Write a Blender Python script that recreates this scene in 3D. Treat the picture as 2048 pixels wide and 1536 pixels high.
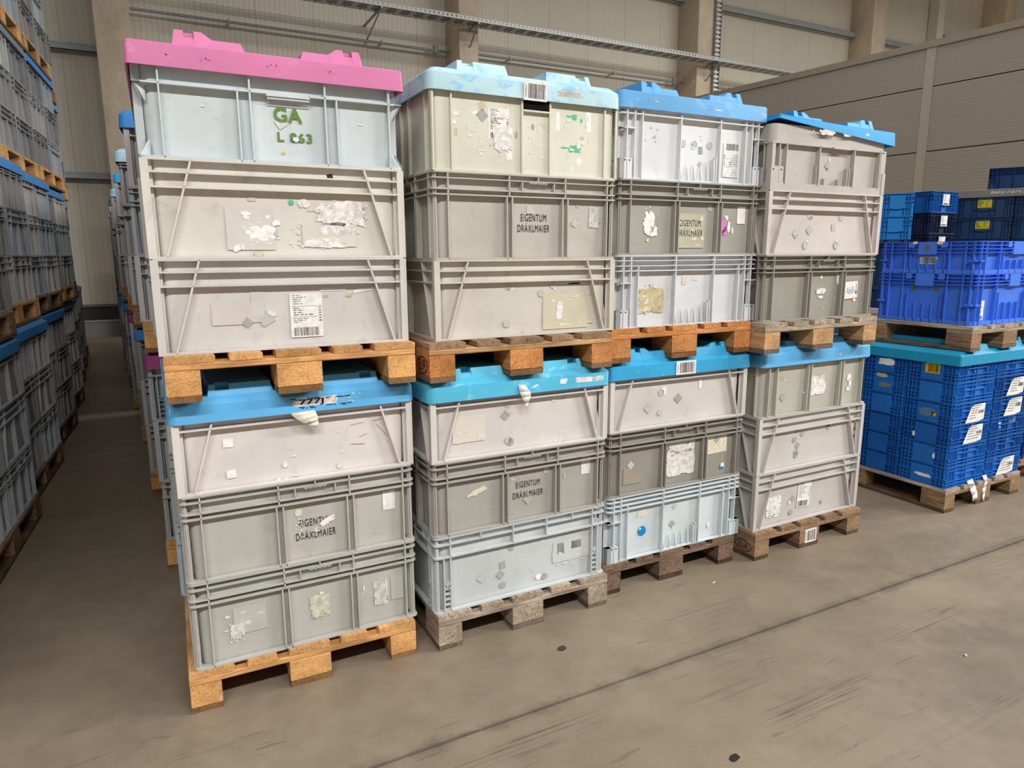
import bpy, bmesh, math, random
from mathutils import Vector, Matrix
from math import sin, cos, pi

for _o in list(bpy.data.objects):
    bpy.data.objects.remove(_o)
SC = bpy.context.scene
COL = SC.collection

# ------------------------------------------------------------------ camera
def _camera():
    yaw, pit, rol = 0.4767, -0.1881, -0.0046
    f = Vector((sin(yaw)*cos(pit), cos(yaw)*cos(pit), sin(pit)))
    r0 = Vector((cos(yaw), -sin(yaw), 0)); u0 = r0.cross(f)
    r = cos(rol)*r0 + sin(rol)*u0
    u = -sin(rol)*r0 + cos(rol)*u0
    cd = bpy.data.cameras.new('camera'); co = bpy.data.objects.new('camera', cd)
    COL.objects.link(co)
    cd.sensor_fit = 'HORIZONTAL'; cd.sensor_width = 36.0
    cd.lens = 1367.79/2048*36.0
    cd.clip_start = 0.05; cd.clip_end = 200
    m = Matrix((( r.x, u.x, -f.x, -0.0039), (r.y, u.y, -f.y, -2.3632), (r.z, u.z, -f.z, 1.5388), (0, 0, 0, 1)))
    co.matrix_world = m
    SC.camera = co
_camera()

# ------------------------------------------------------------------ light
SC.view_settings.view_transform = 'Standard'
SC.view_settings.look = 'None'
SC.view_settings.gamma = 1.0
SC.view_settings.use_curve_mapping = False
SC.view_settings.exposure = 0.0
W = bpy.data.worlds.new('hall_air'); SC.world = W
W.use_nodes = True
W.node_tree.nodes['Background'].inputs[0].default_value = (1.0, 0.97, 0.93, 1)
W.node_tree.nodes['Background'].inputs[1].default_value = 0.16

def lamp(name, x, y, z, sx, sy, power, rx=0.0, col=(1.0, 0.99, 0.965)):
    l = bpy.data.lights.new(name, 'AREA'); l.shape = 'RECTANGLE'
    l.size = sx; l.size_y = sy; l.energy = power; l.color = col
    o = bpy.data.objects.new(name, l); COL.objects.link(o)
    o.location = (x, y, z); o.rotation_euler = (rx, 0, 0)
    return o
# rows of ceiling strip lights above the main corridor and beyond (out of the frame)
lamp('ceiling_strip_light', 20, -3.2, 9.5, 14, .7, 2570)
lamp('ceiling_strip_light', 2.5, -8.5, 9.5, 5, .7, 960)
lamp('ceiling_strip_light', 8, -8.5, 9.5, 6, .7, 90)
lamp('ceiling_strip_light', -4, -8.5, 9.5, 6, .7, 1130)
lamp('ceiling_strip_light', 20, -8.5, 9.5, 14, .7, 5900)
lamp('ceiling_strip_light', 5, 5.5, 10, 5, .7, 170)
lamp('ceiling_strip_light', 13, 5.5, 10, 8, .7, 290)

# ------------------------------------------------------------------ materials
def lin(c):
    def f(v):
        v = v/255.0
        return v/12.92 if v <= 0.04045 else ((v+0.055)/1.055)**2.4
    return (f(c[0]), f(c[1]), f(c[2]), 1.0)

class NT:
    def __init__(s, name):
        s.m = bpy.data.materials.new(name); s.m.use_nodes = True
        s.t = s.m.node_tree; s.b = s.t.nodes['Principled BSDF']
    def n(s, typ, **kw):
        nd = s.t.nodes.new(typ)
        for k, v in kw.items():
            if k.startswith('i_'):
                nd.inputs[k[2:].replace('_', ' ')].default_value = v
            else:
                setattr(nd, k, v)
        return nd
    def l(s, a, ao, b, bi): s.t.links.new(a.outputs[ao], b.inputs[bi])
    def coords(s, scale=(1, 1, 1), rand=True):
        tc = s.n('ShaderNodeTexCoord')
        mp = s.n('ShaderNodeMapping'); mp.inputs['Scale'].default_value = scale
        s.l(tc, 'Object', mp, 'Vector')
        if rand:
            oi = s.n('ShaderNodeObjectInfo')
            mu = s.n('ShaderNodeMath', operation='MULTIPLY'); mu.inputs[1].default_value = 37.0
            s.l(oi, 'Random', mu, 0)
            cx = s.n('ShaderNodeCombineXYZ')
            for k in ('X', 'Y', 'Z'): s.l(mu, 0, cx, k)
            s.l(cx, 0, mp, 'Location')
        return mp
    def noise(s, mp, scale, detail=3, rough=0.55, dist=0.0):
        nd = s.n('ShaderNodeTexNoise'); nd.inputs['Scale'].default_value = scale
        nd.inputs['Detail'].default_value = detail; nd.inputs['Roughness'].default_value = rough
        nd.inputs['Distortion'].default_value = dist
        s.l(mp, 0, nd, 'Vector'); return nd
    def ramp(s, src, out, p0, c0, p1, c1):
        r = s.n('ShaderNodeValToRGB')
        e = r.color_ramp.elements
        e[0].position = p0; e[0].color = c0; e[1].position = p1; e[1].color = c1
        s.l(src, out, r, 'Fac'); return r
    def mix(s, fac, a, b, blend='MIX'):
        m = s.n('ShaderNodeMix', data_type='RGBA', blend_type=blend)
        for idx, v in ((0, fac), (6, a), (7, b)):
            if isinstance(v, tuple) and len(v) == 2: s.t.links.new(v[0].outputs[v[1]], m.inputs[idx])
            else: m.inputs[idx].default_value = v
        return (m, 2)
    def out(s, col, rough=0.5, spec=0.4):
        if isinstance(col, tuple) and len(col) == 2: s.t.links.new(col[0].outputs[col[1]], s.b.inputs['Base Color'])
        else: s.b.inputs['Base Color'].default_value = col
        s.b.inputs['Roughness'].default_value = rough
        s.b.inputs['Specular IOR Level'].default_value = spec
    def bump(s, src, out, strength, dist=0.01):
        b = s.n('ShaderNodeBump'); b.inputs['Strength'].default_value = strength; b.inputs['Distance'].default_value = dist
        s.l(src, out, b, 'Height'); s.l(b, 0, s.b, 'Normal')
    

_MC = {}
def flat(name, c, rough=0.6, spec=0.3, metal=0.0):
    k = ('flat', name)
    if k not in _MC:
        t = NT(name); mp = t.coords(); no = t.noise(mp, 9, 2)
        r = t.ramp(no, 0, 0.3, (0.92, 0.92, 0.92, 1), 0.7, (1, 1, 1, 1))
        t.out(t.mix(1.0, lin(c), (r, 0), 'MULTIPLY'), rough, spec); t.b.inputs['Metallic'].default_value = metal
        _MC[k] = t.m
    return _MC[k]

def plastic(c, dirt=0.35, scuff=0.35, rough=0.5):
    """aged moulded plastic: mottled base, brown grime, pale scuffs"""
    k = ('plastic', tuple(c), dirt, scuff)
    if k not in _MC:
        t = NT('crate_plastic'); mp = t.coords()
        L = lin(c)
        n1 = t.noise(mp, 4.0, 4, 0.6)
        r1 = t.ramp(n1, 0, 0.3, (0.90, 0.90, 0.89, 1), 0.7, (1.05, 1.05, 1.05, 1))
        c1 = t.mix(1.0, L, (r1, 0), 'MULTIPLY')
        n2 = t.noise(mp, 13.0, 5, 0.7, 0.6)
        r2 = t.ramp(n2, 0, 0.58, (0, 0, 0, 1), 0.78, (dirt, dirt, dirt, 1))
        c2 = t.mix((r2, 0), (c1[0], c1[1]), lin((max(c[0]*0.62, 8), c[1]*0.59, c[2]*0.54)))
        mp2 = t.coords((1, 1, 0.35))
        n3 = t.noise(mp2, 60.0, 3, 0.6, 0.3)
        r3 = t.ramp(n3, 0, 0.66, (0, 0, 0, 1), 0.74, (scuff, scuff, scuff, 1))
        c3 = t.mix((r3, 0), (c2[0], c2[1]), lin(tuple(min(255, v*0.7+70) for v in c)))
        t.out(c3, rough, 0.35)
        _MC[k] = t.m
    return _MC[k]

def worn(c, c2, dark=(40, 45, 50), amt=0.5, streak=0.5):
    """weathered lid plastic: second tone in flakes, dark scuff streaks"""
    k = ('worn', tuple(c), tuple(c2), amt, streak)
    if k not in _MC:
        t = NT('lid_plastic'); mp = t.coords((1, 1, 1.6))
        n1 = t.noise(mp, 12.0, 9, 0.72, 0.7)
        lo = 0.74-amt*0.42
        r1 = t.ramp(n1, 0, lo, (0, 0, 0, 1), lo+0.14, (1, 1, 1, 1))
        a = t.mix((r1, 0), lin(c), lin(c2))
        mp2 = t.coords((1, 1, 4))
        n2 = t.noise(mp2, 26.0, 6, 0.75, 0.4)
        lo = 0.74-streak*0.24
        r2 = t.ramp(n2, 0, lo, (0, 0, 0, 1), lo+0.07, (0.75, 0.75, 0.75, 1))
        b = t.mix((r2, 0), (a[0], a[1]), lin(dark))
        n3 = t.noise(mp, 2.2, 3, 0.6)
        r3 = t.ramp(n3, 0, 0.3, (0.86, 0.86, 0.86, 1), 0.7, (1.06, 1.06, 1.06, 1))
        t.out(t.mix(1.0, (b[0], b[1]), (r3, 0), 'MULTIPLY'), 0.5, 0.35)
        _MC[k] = t.m
    return _MC[k]

def wood(c, c2, axis='y', rough=0.8):
    k = ('wood', tuple(c), tuple(c2), axis)
    if k not in _MC:
        t = NT('sawn_wood')
        sc = {'x': (1.2, 18, 18), 'y': (18, 1.2, 18), 'z': (18, 18, 1.2)}[axis]
        mp = t.coords(sc)
        n1 = t.noise(mp, 3.4, 8, 0.7, 1.6)
        r1 = t.ramp(n1, 0, 0.36, lin(c2), 0.60, lin(c))
        mp2 = t.coords()
        n2 = t.noise(mp2, 5.0, 4, 0.6)
        r2 = t.ramp(n2, 0, 0.3, (0.62, 0.6, 0.58, 1), 0.62, (1.08, 1.06, 1.04, 1))
        t.out(t.mix(1.0, (r1, 0), (r2, 0), 'MULTIPLY'), rough, 0.2)
        t.bump(n1, 0, 0.35, 0.004)
        _MC[k] = t.m
    return _MC[k]

def chipboard(c, c2):
    k = ('chip', tuple(c), tuple(c2))
    if k not in _MC:
        t = NT('pressed_chip_wood'); mp = t.coords((1, 1, 1.8))
        v = t.n('ShaderNodeTexVoronoi'); v.inputs['Scale'].default_value = 190
        t.l(mp, 0, v, 'Vector')
        bw = t.n('ShaderNodeRGBToBW'); t.l(v, 'Color', bw, 0)
        r1 = t.ramp(bw, 0, 0.05, lin(tuple(u*.25+v*.75 for u, v in zip(c, c2))), 0.75, lin(tuple(min(255, u*1.04) for u in c)))
        n2 = t.noise(mp, 7.0, 4, 0.6)
        r2 = t.ramp(n2, 0, 0.3, (0.66, 0.62, 0.58, 1), 0.6, (1.05, 1.03, 1.0, 1))
        t.out(t.mix(1.0, (r1, 0), (r2, 0), 'MULTIPLY'), 0.85, 0.15)
        t.bump(bw, 0, 0.3, 0.003)
        _MC[k] = t.m
    return _MC[k]

def paper(c=(232, 230, 225), speck=0.0):
    k = ('paper', tuple(c), speck)
    if k not in _MC:
        t = NT('paper'); mp = t.coords()
        n = t.noise(mp, 40, 5, 0.7, 0.5)
        d = 0.80 if not speck else 0.6
        r = t.ramp(n, 0, 0.35, (d, d, d, 1), 0.6, (1, 1, 1, 1))
        t.out(t.mix(1.0, lin(c), (r, 0), 'MULTIPLY'), 0.65, 0.25)
        _MC[k] = t.m
    return _MC[k]

INK = flat('black_ink', (28, 28, 29), 0.7, 0.15)
GREENINK = flat('green_stencil_paint', (104, 138, 62), 0.7, 0.2)
SILVER = flat('silver_sticker', (192, 193, 190), 0.35, 0.5)
DARKHOLE = flat('dark_hole', (22, 22, 22), 0.9, 0.05)

# ------------------------------------------------------------------ mesh helpers
class MB:
    def __init__(s):
        s.v = []; s.f = []; s.mi = []
    def poly(s, pts, mi=0):
        b = len(s.v); s.v += [tuple(p) for p in pts]; s.f.append(tuple(range(b, b+len(pts)))); s.mi.append(mi)
    def hexa(s, p, mi=0):
        b = len(s.v); s.v += [tuple(q) for q in p]
        for f in ((0, 3, 2, 1), (4, 5, 6, 7), (0, 1, 5, 4), (1, 2, 6, 5), (2, 3, 7, 6), (3, 0, 4, 7)):
            s.f.append(tuple(b+i for i in f)); s.mi.append(mi)
    def box(s, x0, x1, y0, y1, z0, z1, mi=0):
        s.hexa([(x0, y0, z0), (x1, y0, z0), (x1, y1, z0), (x0, y1, z0), (x0, y0, z1), (x1, y0, z1), (x1, y1, z1), (x0, y1, z1)], mi)
    def prism(s, pts, d, mi=0):
        """closed polygon pts (3D) extruded by vector d"""
        n = len(pts); b = len(s.v)
        d = Vector(d)
        s.v += [tuple(p) for p in pts] + [tuple(Vector(p)+d) for p in pts]
        s.f.append(tuple(b+i for i in range(n))); s.mi.append(mi)
        s.f.append(tuple(b+n+i for i in reversed(range(n)))); s.mi.append(mi)
        for i in range(n):
            j = (i+1) % n
            s.f.append((b+j, b+i, b+n+i, b+n+j)); s.mi.append(mi)
    def loft(s, loops, cap0=True, cap1=True, mi=0):
        n = len(loops[0]); b = len(s.v)
        for lp in loops: s.v += [tuple(p) for p in lp]
        for k in range(len(loops)-1):
            for i in range(n):
                j = (i+1) % n
                s.f.append((b+k*n+i, b+k*n+j, b+(k+1)*n+j, b+(k+1)*n+i)); s.mi.append(mi)
        if cap0: s.f.append(tuple(b+i for i in reversed(range(n)))); s.mi.append(mi)
        if cap1: s.f.append(tuple(b+(len(loops)-1)*n+i for i in range(n))); s.mi.append(mi)
    def ring(s, outer, inner, z0, z1, mi=0):
        n = len(outer); b = len(s.v)
        for lp, z in ((outer, z0), (inner, z0), (outer, z1), (inner, z1)):
            s.v += [(p[0], p[1], z) for p in lp]
        for i in range(n):
            j = (i+1) % n
            for q in ((i, j, 2*n+j, 2*n+i), (n+j, n+i, 3*n+i, 3*n+j), (2*n+i, 2*n+j, 3*n+j, 3*n+i), (j, i, n+i, n+j)):
                s.f.append(tuple(b+k for k in q)); s.mi.append(mi)
    def tube(s, a, bb, r, n=10, mi=0):
        a = Vector(a); bb = Vector(bb); d = (bb-a).normalized()
        u = d.orthogonal().normalized(); w = d.cross(u)
        l0 = [a+r*(cos(2*pi*i/n)*u+sin(2*pi*i/n)*w) for i in range(n)]
        s.loft([l0, [p+(bb-a) for p in l0]], mi=mi)
    def mesh(s, name, mats, smooth=True, bevel=0.0, fixn=True):
        me = bpy.data.meshes.new(name)
        me.from_pydata(s.v, [], s.f)
        for m in (mats if isinstance(mats, (list, tuple)) else [mats]): me.materials.append(m)
        me.polygons.foreach_set('material_index', s.mi)
        if fixn or bevel:
            bm = bmesh.new(); bm.from_mesh(me)
            if fixn: bmesh.ops.recalc_face_normals(bm, faces=bm.faces)
            if bevel:
                bmesh.ops.bevel(bm, geom=list(bm.edges), offset=bevel, segments=1, affect='EDGES', profile=0.5)
            bm.to_mesh(me); bm.free()
        if smooth:
            me.shade_smooth(); me.set_sharp_from_angle(angle=0.6)
        return me

def rr(x0, x1, y0, y1, r, n=4):
    """rounded rectangle loop, counter-clockwise"""
    o = []
    for cx, cy, a0 in ((x1-r, y0+r, -pi/2), (x1-r, y1-r, 0), (x0+r, y1-r, pi/2), (x0+r, y0+r, pi)):
        for i in range(n+1):
            a = a0+pi/2*i/n
            o.append((cx+r*cos(a), cy+r*sin(a)))
    return o

def z3(loop, z): return [(p[0], p[1], z) for p in loop]

def add(name, me, parent=None, loc=(0, 0, 0), rot=(0, 0, 0)):
    o = bpy.data.objects.new(name, me); COL.objects.link(o)
    if parent is not None: o.parent = parent
    o.location = loc; o.rotation_euler = rot
    return o

def tag(o, label, cat, group=None):
    o['label'] = label; o['category'] = cat
    if group: o['group'] = group
    return o
def struct(name, me, loc=(0, 0, 0), rot=(0, 0, 0)):
    o = add(name, me, None, loc, rot); o['kind'] = 'structure'; return o

# ------------------------------------------------------------------ stickers (thin sheets on a crate's face)
# local frame: x to the right along the face, z up, -y out of the face
def flatpoly(pts, mi, mb, t=0.0006, y=0.0):
    mb.prism([(p[0], y, p[1]) for p in pts], (0, -t, 0), mi)

def rectpts(w, h, rot=0.0, cx=0, cz=0):
    c, s = cos(rot), sin(rot)
    return [(cx+x*c-z*s, cz+x*s+z*c) for x, z in ((-w/2, -h/2), (w/2, -h/2), (w/2, h/2), (-w/2, h/2))]
def blob(w, h, rng, n=34, jag=0.35, cx=0, cz=0, sq=0.5):
    """torn scrap outline: slow wobble, a few deep tears and a fine ragged edge"""
    ph = [(k, rng.uniform(0, 2*pi), rng.uniform(.3, 1)) for k in (2, 3, 5, 7)]
    pts = []; tear = 0.0
    for i in range(n):
        a = 2*pi*(i+rng.uniform(-.3, .3))/n
        c, s = cos(a), sin(a)
        k = max(abs(c), abs(s)); k = (1-sq)+sq/k
        wob = sum(m*sin(q*a+f) for q, f, m in ph)/4
        if rng.random() < .10: tear = rng.uniform(.25, .6)
        q = k*max(.18, 1-jag*(.30+.42*wob+tear+.16*rng.random()))
        tear *= .45
        pts.append((cx+w/2*c*q, cz+h/2*s*q))
    return pts
def shard(w, h, rng, cx, cz):
    n = rng.randint(5, 8); a0 = rng.uniform(0, 2*pi)
    pts = []
    for i in range(n):
        a = a0+2*pi*(i+rng.uniform(-.25, .25))/n; q = rng.uniform(.35, 1)
        pts.append((cx+w/2*cos(a)*q, cz+h/2*sin(a)*q))
    return pts

def me_rect(w, h, mat, rot=0): 
    mb = MB(); flatpoly(rectpts(w, h, rot), 0, mb); return mb.mesh('sheet', mat, False)
def me_dot(r, mat):
    mb = MB(); flatpoly([(r*cos(2*pi*i/20), r*sin(2*pi*i/20)) for i in range(20)], 0, mb); return mb.mesh('disc', mat, False)
def me_torn(w, h, seed, mat, jag=0.5, bits=6, sq=0.6):
    rng = random.Random(seed); mb = MB()
    flatpoly(blob(w, h, rng, 56, jag, 0, 0, sq), 0, mb)
    for _ in range(bits):
        a = rng.random()*2*pi; q = 0.42+0.16*rng.random()
        flatpoly(shard(w*rng.uniform(.05, .20), h*rng.uniform(.04, .14), rng, w*q*cos(a), h*q*sin(a)), 0, mb)
    return mb.mesh('torn', mat, False)
def me_shreds(w, h, seed, mat, n=14):
    """scattered torn paper shreds left of a label"""
    rng = random.Random(seed); mb = MB()
    for _ in range(n):
        cx = rng.uniform(-.5, .5)*w; cz = rng.uniform(-.5, .5)*h
        flatpoly(shard(w*rng.uniform(.08, .34), h*rng.uniform(.06, .26), rng, cx, cz), 0, mb, 0.0004+0.0004*rng.random())
    return mb.mesh('shreds', mat, False)
def bars(mb, x0, x1, z0, z1, rng, vertical=True, mi=1):
    x = x0
    while x < x1:
        w = rng.choice((.0012, .002, .003))*1.0
        if vertical: flatpoly([(x, z0), (min(x+w, x1), z0), (min(x+w, x1), z1), (x, z1)], mi, mb, .0003, -.0006)
        else: flatpoly([(z0, x), (z1, x), (z1, min(x+w, x1)), (z0, min(x+w, x1))], mi, mb, .0003, -.0006)
        x += w+rng.choice((.0014, .002, .003))
def lines(mb, x0, x1, z0, z1, n, rng, mi=1, th=.0016):
    for i in range(n):
        z = z1-(i+.5)*(z1-z0)/n
        x = x0
        e = x0+(x1-x0)*rng.uniform(.35, 1)
        while x < e:
            w = rng.uniform(.006, .02)
            flatpoly([(x, z), (min(x+w, e), z), (min(x+w, e), z+th), (x, z+th)], mi, mb, .0003, -.0006)
            x += w+.004
def me_shiplabel(w, h, seed, flip=False, col=(236, 235, 232)):
    rng = random.Random(seed); mb = MB()
    flatpoly(rectpts(w, h), 0, mb)
    a, b = -w/2, h/2
    lines(mb, a+.1*w, a+.62*w, b-.27*h, b-.03*h, 5, rng)
    lines(mb, a+.1*w, a+.72*w, b-.52*h, b-.32*h, 4, rng, th=.0022)
    lines(mb, a+.1*w, a+.6*w, b-.68*h, b-.56*h, 3, rng)
    for q in range(6): bars(mb, b-(.34+.06*q)*h, b-(.31+.06*q)*h, a+.88*w, a+.97*w, rng, False)
    for z in (.3, .54):
        flatpoly([(a+.06*w, b-z*h), (a+.85*w, b-z*h), (a+.85*w, b-z*h+.0008), (a+.06*w, b-z*h+.0008)], 1, mb, .0003, -.0006)
    bars(mb, a+.1*w, a+.85*w, -h/2+.03*h, -h/2+.22*h, rng)
    if flip: mb.v = [(-v[0], v[1], -v[2]) for v in mb.v]
    return mb.mesh('shipping', [paper(col), INK], False)
def me_barcode(w, h, seed, col=(236, 235, 232), side=True):
    rng = random.Random(seed); mb = MB()
    flatpoly(rectpts(w, h), 0, mb)
    bars(mb, -w/2+.2*w, w/2-.08*w, -h/2+.12*h, h/2-.12*h, rng)
    if side: 
        z = -h/2+.2*h
        while z < h/2-.2*h:
            flatpoly(rectpts(.003, .0025, 0, -w/2+.09*w, z), 1, mb, .0003, -.0006); z += .0042
    return mb.mesh('barcode', [paper(col), INK], False)
def me_text(txt, w, h, mat, cuts=(), bold=0.0, shear=0.0, spacing=1.0):
    cu = bpy.data.curves.new('lettering', 'FONT'); cu.body = txt; cu.size = 1.0; cu.fill_mode = 'FRONT'; cu.dimensions = '2D'
    cu.offset = bold; cu.space_character = spacing; cu.shear = shear; cu.resolution_u = 4
    o = bpy.data.objects.new('lettering', cu); COL.objects.link(o)
    bpy.context.view_layer.update()
    me = bpy.data.meshes.new_from_object(o.evaluated_get(bpy.context.evaluated_depsgraph_get()))
    bpy.data.objects.remove(o)
    xs = [v.co.x for v in me.vertices]; ys = [v.co.y for v in me.vertices]
    x0, x1, y0, y1 = min(xs), max(xs), min(ys), max(ys)
    bm = bmesh.new(); bm.from_mesh(me)
    for ax, pos, wd in cuts:            # stencil bridges, in fractions of the text box
        for q in (pos-wd/2, pos+wd/2):
            co = Vector((x0+q*(x1-x0), 0, 0)) if ax == 'x' else Vector((0, y0+q*(y1-y0), 0))
            no = Vector((1, 0, 0)) if ax == 'x' else Vector((0, 1, 0))
            bmesh.ops.bisect_plane(bm, geom=bm.verts[:]+bm.edges[:]+bm.faces[:], plane_co=co, plane_no=no)
        kill = []
        for f in bm.faces:
            c = f.calc_center_median()
            q = (c.x-x0)/(x1-x0) if ax == 'x' else (c.y-y0)/(y1-y0)
            if abs(q-pos) < wd/2: kill.append(f)
        bmesh.ops.delete(bm, geom=kill, context='FACES')
    for v in bm.verts:
        v.co = Vector(((v.co.x-x0)/(x1-x0)*w-w/2, 0, (v.co.y-y0)/(y1-y0)*h-h/2))
    bm.normal_update()
    for f in bm.faces:
        if f.normal.y > 0: f.normal_flip()
    bm.to_mesh(me); bm.free()
    me.materials.clear(); me.materials.append(mat)
    return me

def stick(parent, name, me, x, z, depth, rot=0.0, face='front', D=None, Wd=None, label=None):
    """put a sheet on a face of a thing; depth = how far the wall lies behind the outline"""
    if face == 'front': o = add(name, me, parent, (x, depth, z), (0, rot, 0))
    elif face == 'left': o = add(name, me, parent, (depth, D-x, z), (0, 0, -pi/2))
    if label: o['label'] = label
    return o

# ------------------------------------------------------------------ crates
T = 0.022          # the wall lies this far behind the rib edges
_CR = {}
class Crate:
    """collects the shell + ribs of one stacking crate; W along x, D along y, H up, origin front-left-bottom"""
    def __init__(s, Wd, D, H, t=T, r=0.03, taper=0.0):
        s.W, s.D, s.H, s.t, s.r = Wd, D, H, t, r
        s.body = MB(); s.rim = MB()
        n = 5
        o1 = rr(t, Wd-t, t, D-t, r, n); o0 = rr(t+taper, Wd-t-taper, t+taper, D-t-taper, r, n)
        q = t+.005
        i1 = rr(q, Wd-q, q, D-q, r-.004, n); i0 = rr(q+taper, Wd-q-taper, q+taper, D-q-taper, r-.004, n)
        s.body.loft([z3(i1, H-.003), z3(i0, .008)], False, True)
        s.body.loft([z3(o0, .0), z3(o1, H-.003)], True, False)
        b = len(s.body.v); s.body.v += z3(o1, H-.003)+z3(i1, H-.003); m = len(o1)
        for i in range(m):
            j = (i+1) % m
            s.body.f.append((b+i, b+j, b+m+j, b+m+i)); s.body.mi.append(0)
        s.outer = rr(0, Wd, 0, D, .018, n); s.inner = rr(t-.001, Wd-t+.001, t-.001, D-t+.001, r, n)
    def ring(s, z, th=.005, rim=True, inset=0.0):
        o = s.outer if not inset else rr(inset, s.W-inset, inset, s.D-inset, .018, 5)
        (s.rim if rim else s.body).ring(o, s.inner, z-th/2, z+th/2)
    def P(s, face, u, n, z):
        if face == 'front': return (u, n, z)
        if face == 'back': return (s.W-u, s.D-n, z)
        if face == 'left': return (n, s.D-u, z)
        return (s.W-n, u, z)
    def L(s, face): return s.W if face in ('front', 'back') else s.D
    def seg(s, face, u0, z0, u1, z1, th=.005, n0=0.0, n1=None, mb=None):
        """rib along a line on a face"""
        n1 = s.t+.001 if n1 is None else n1
        d = Vector((u1-u0, z1-z0)); d.normalize(); p = Vector((-d.y, d.x))*th/2
        q = [(u0-p.x, z0-p.y), (u1-p.x, z1-p.y), (u1+p.x, z1+p.y), (u0+p.x, z0+p.y)]
        (mb or s.body).hexa([s.P(face, a, n0, b) for a, b in q]+[s.P(face, a, n1, b) for a, b in q])
    def v(s, face, u, z0=0.0, z1=None, th=.005, n0=0.0, rim=False):
        s.seg(face, u, z0, u, s.H-.003 if z1 is None else z1, th, n0, None, s.rim if rim else None)
    def blk(s, face, u0, u1, z0, z1, n0=0.0, n1=None, mb=None):
        n1 = s.t+.001 if n1 is None else n1
        (mb or s.body).hexa([s.P(face, a, n, b) for n, b in ((n0, z0),) for a in (u0, u1)]+
                [s.P(face, u1, n1, z0), s.P(face, u0, n1, z0)]+[s.P(face, u0, n0, z1), s.P(face, u1, n0, z1), s.P(face, u1, n1, z1), s.P(face, u0, n1, z1)])
    def hole(s, face, u, z, r=.004, n=0.0):
        pts = [s.P(face, u+r*cos(2*pi*i/10), n-.0004, z+r*sin(2*pi*i/10)) for i in range(10)]
        s.body.poly(pts, 1)

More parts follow.
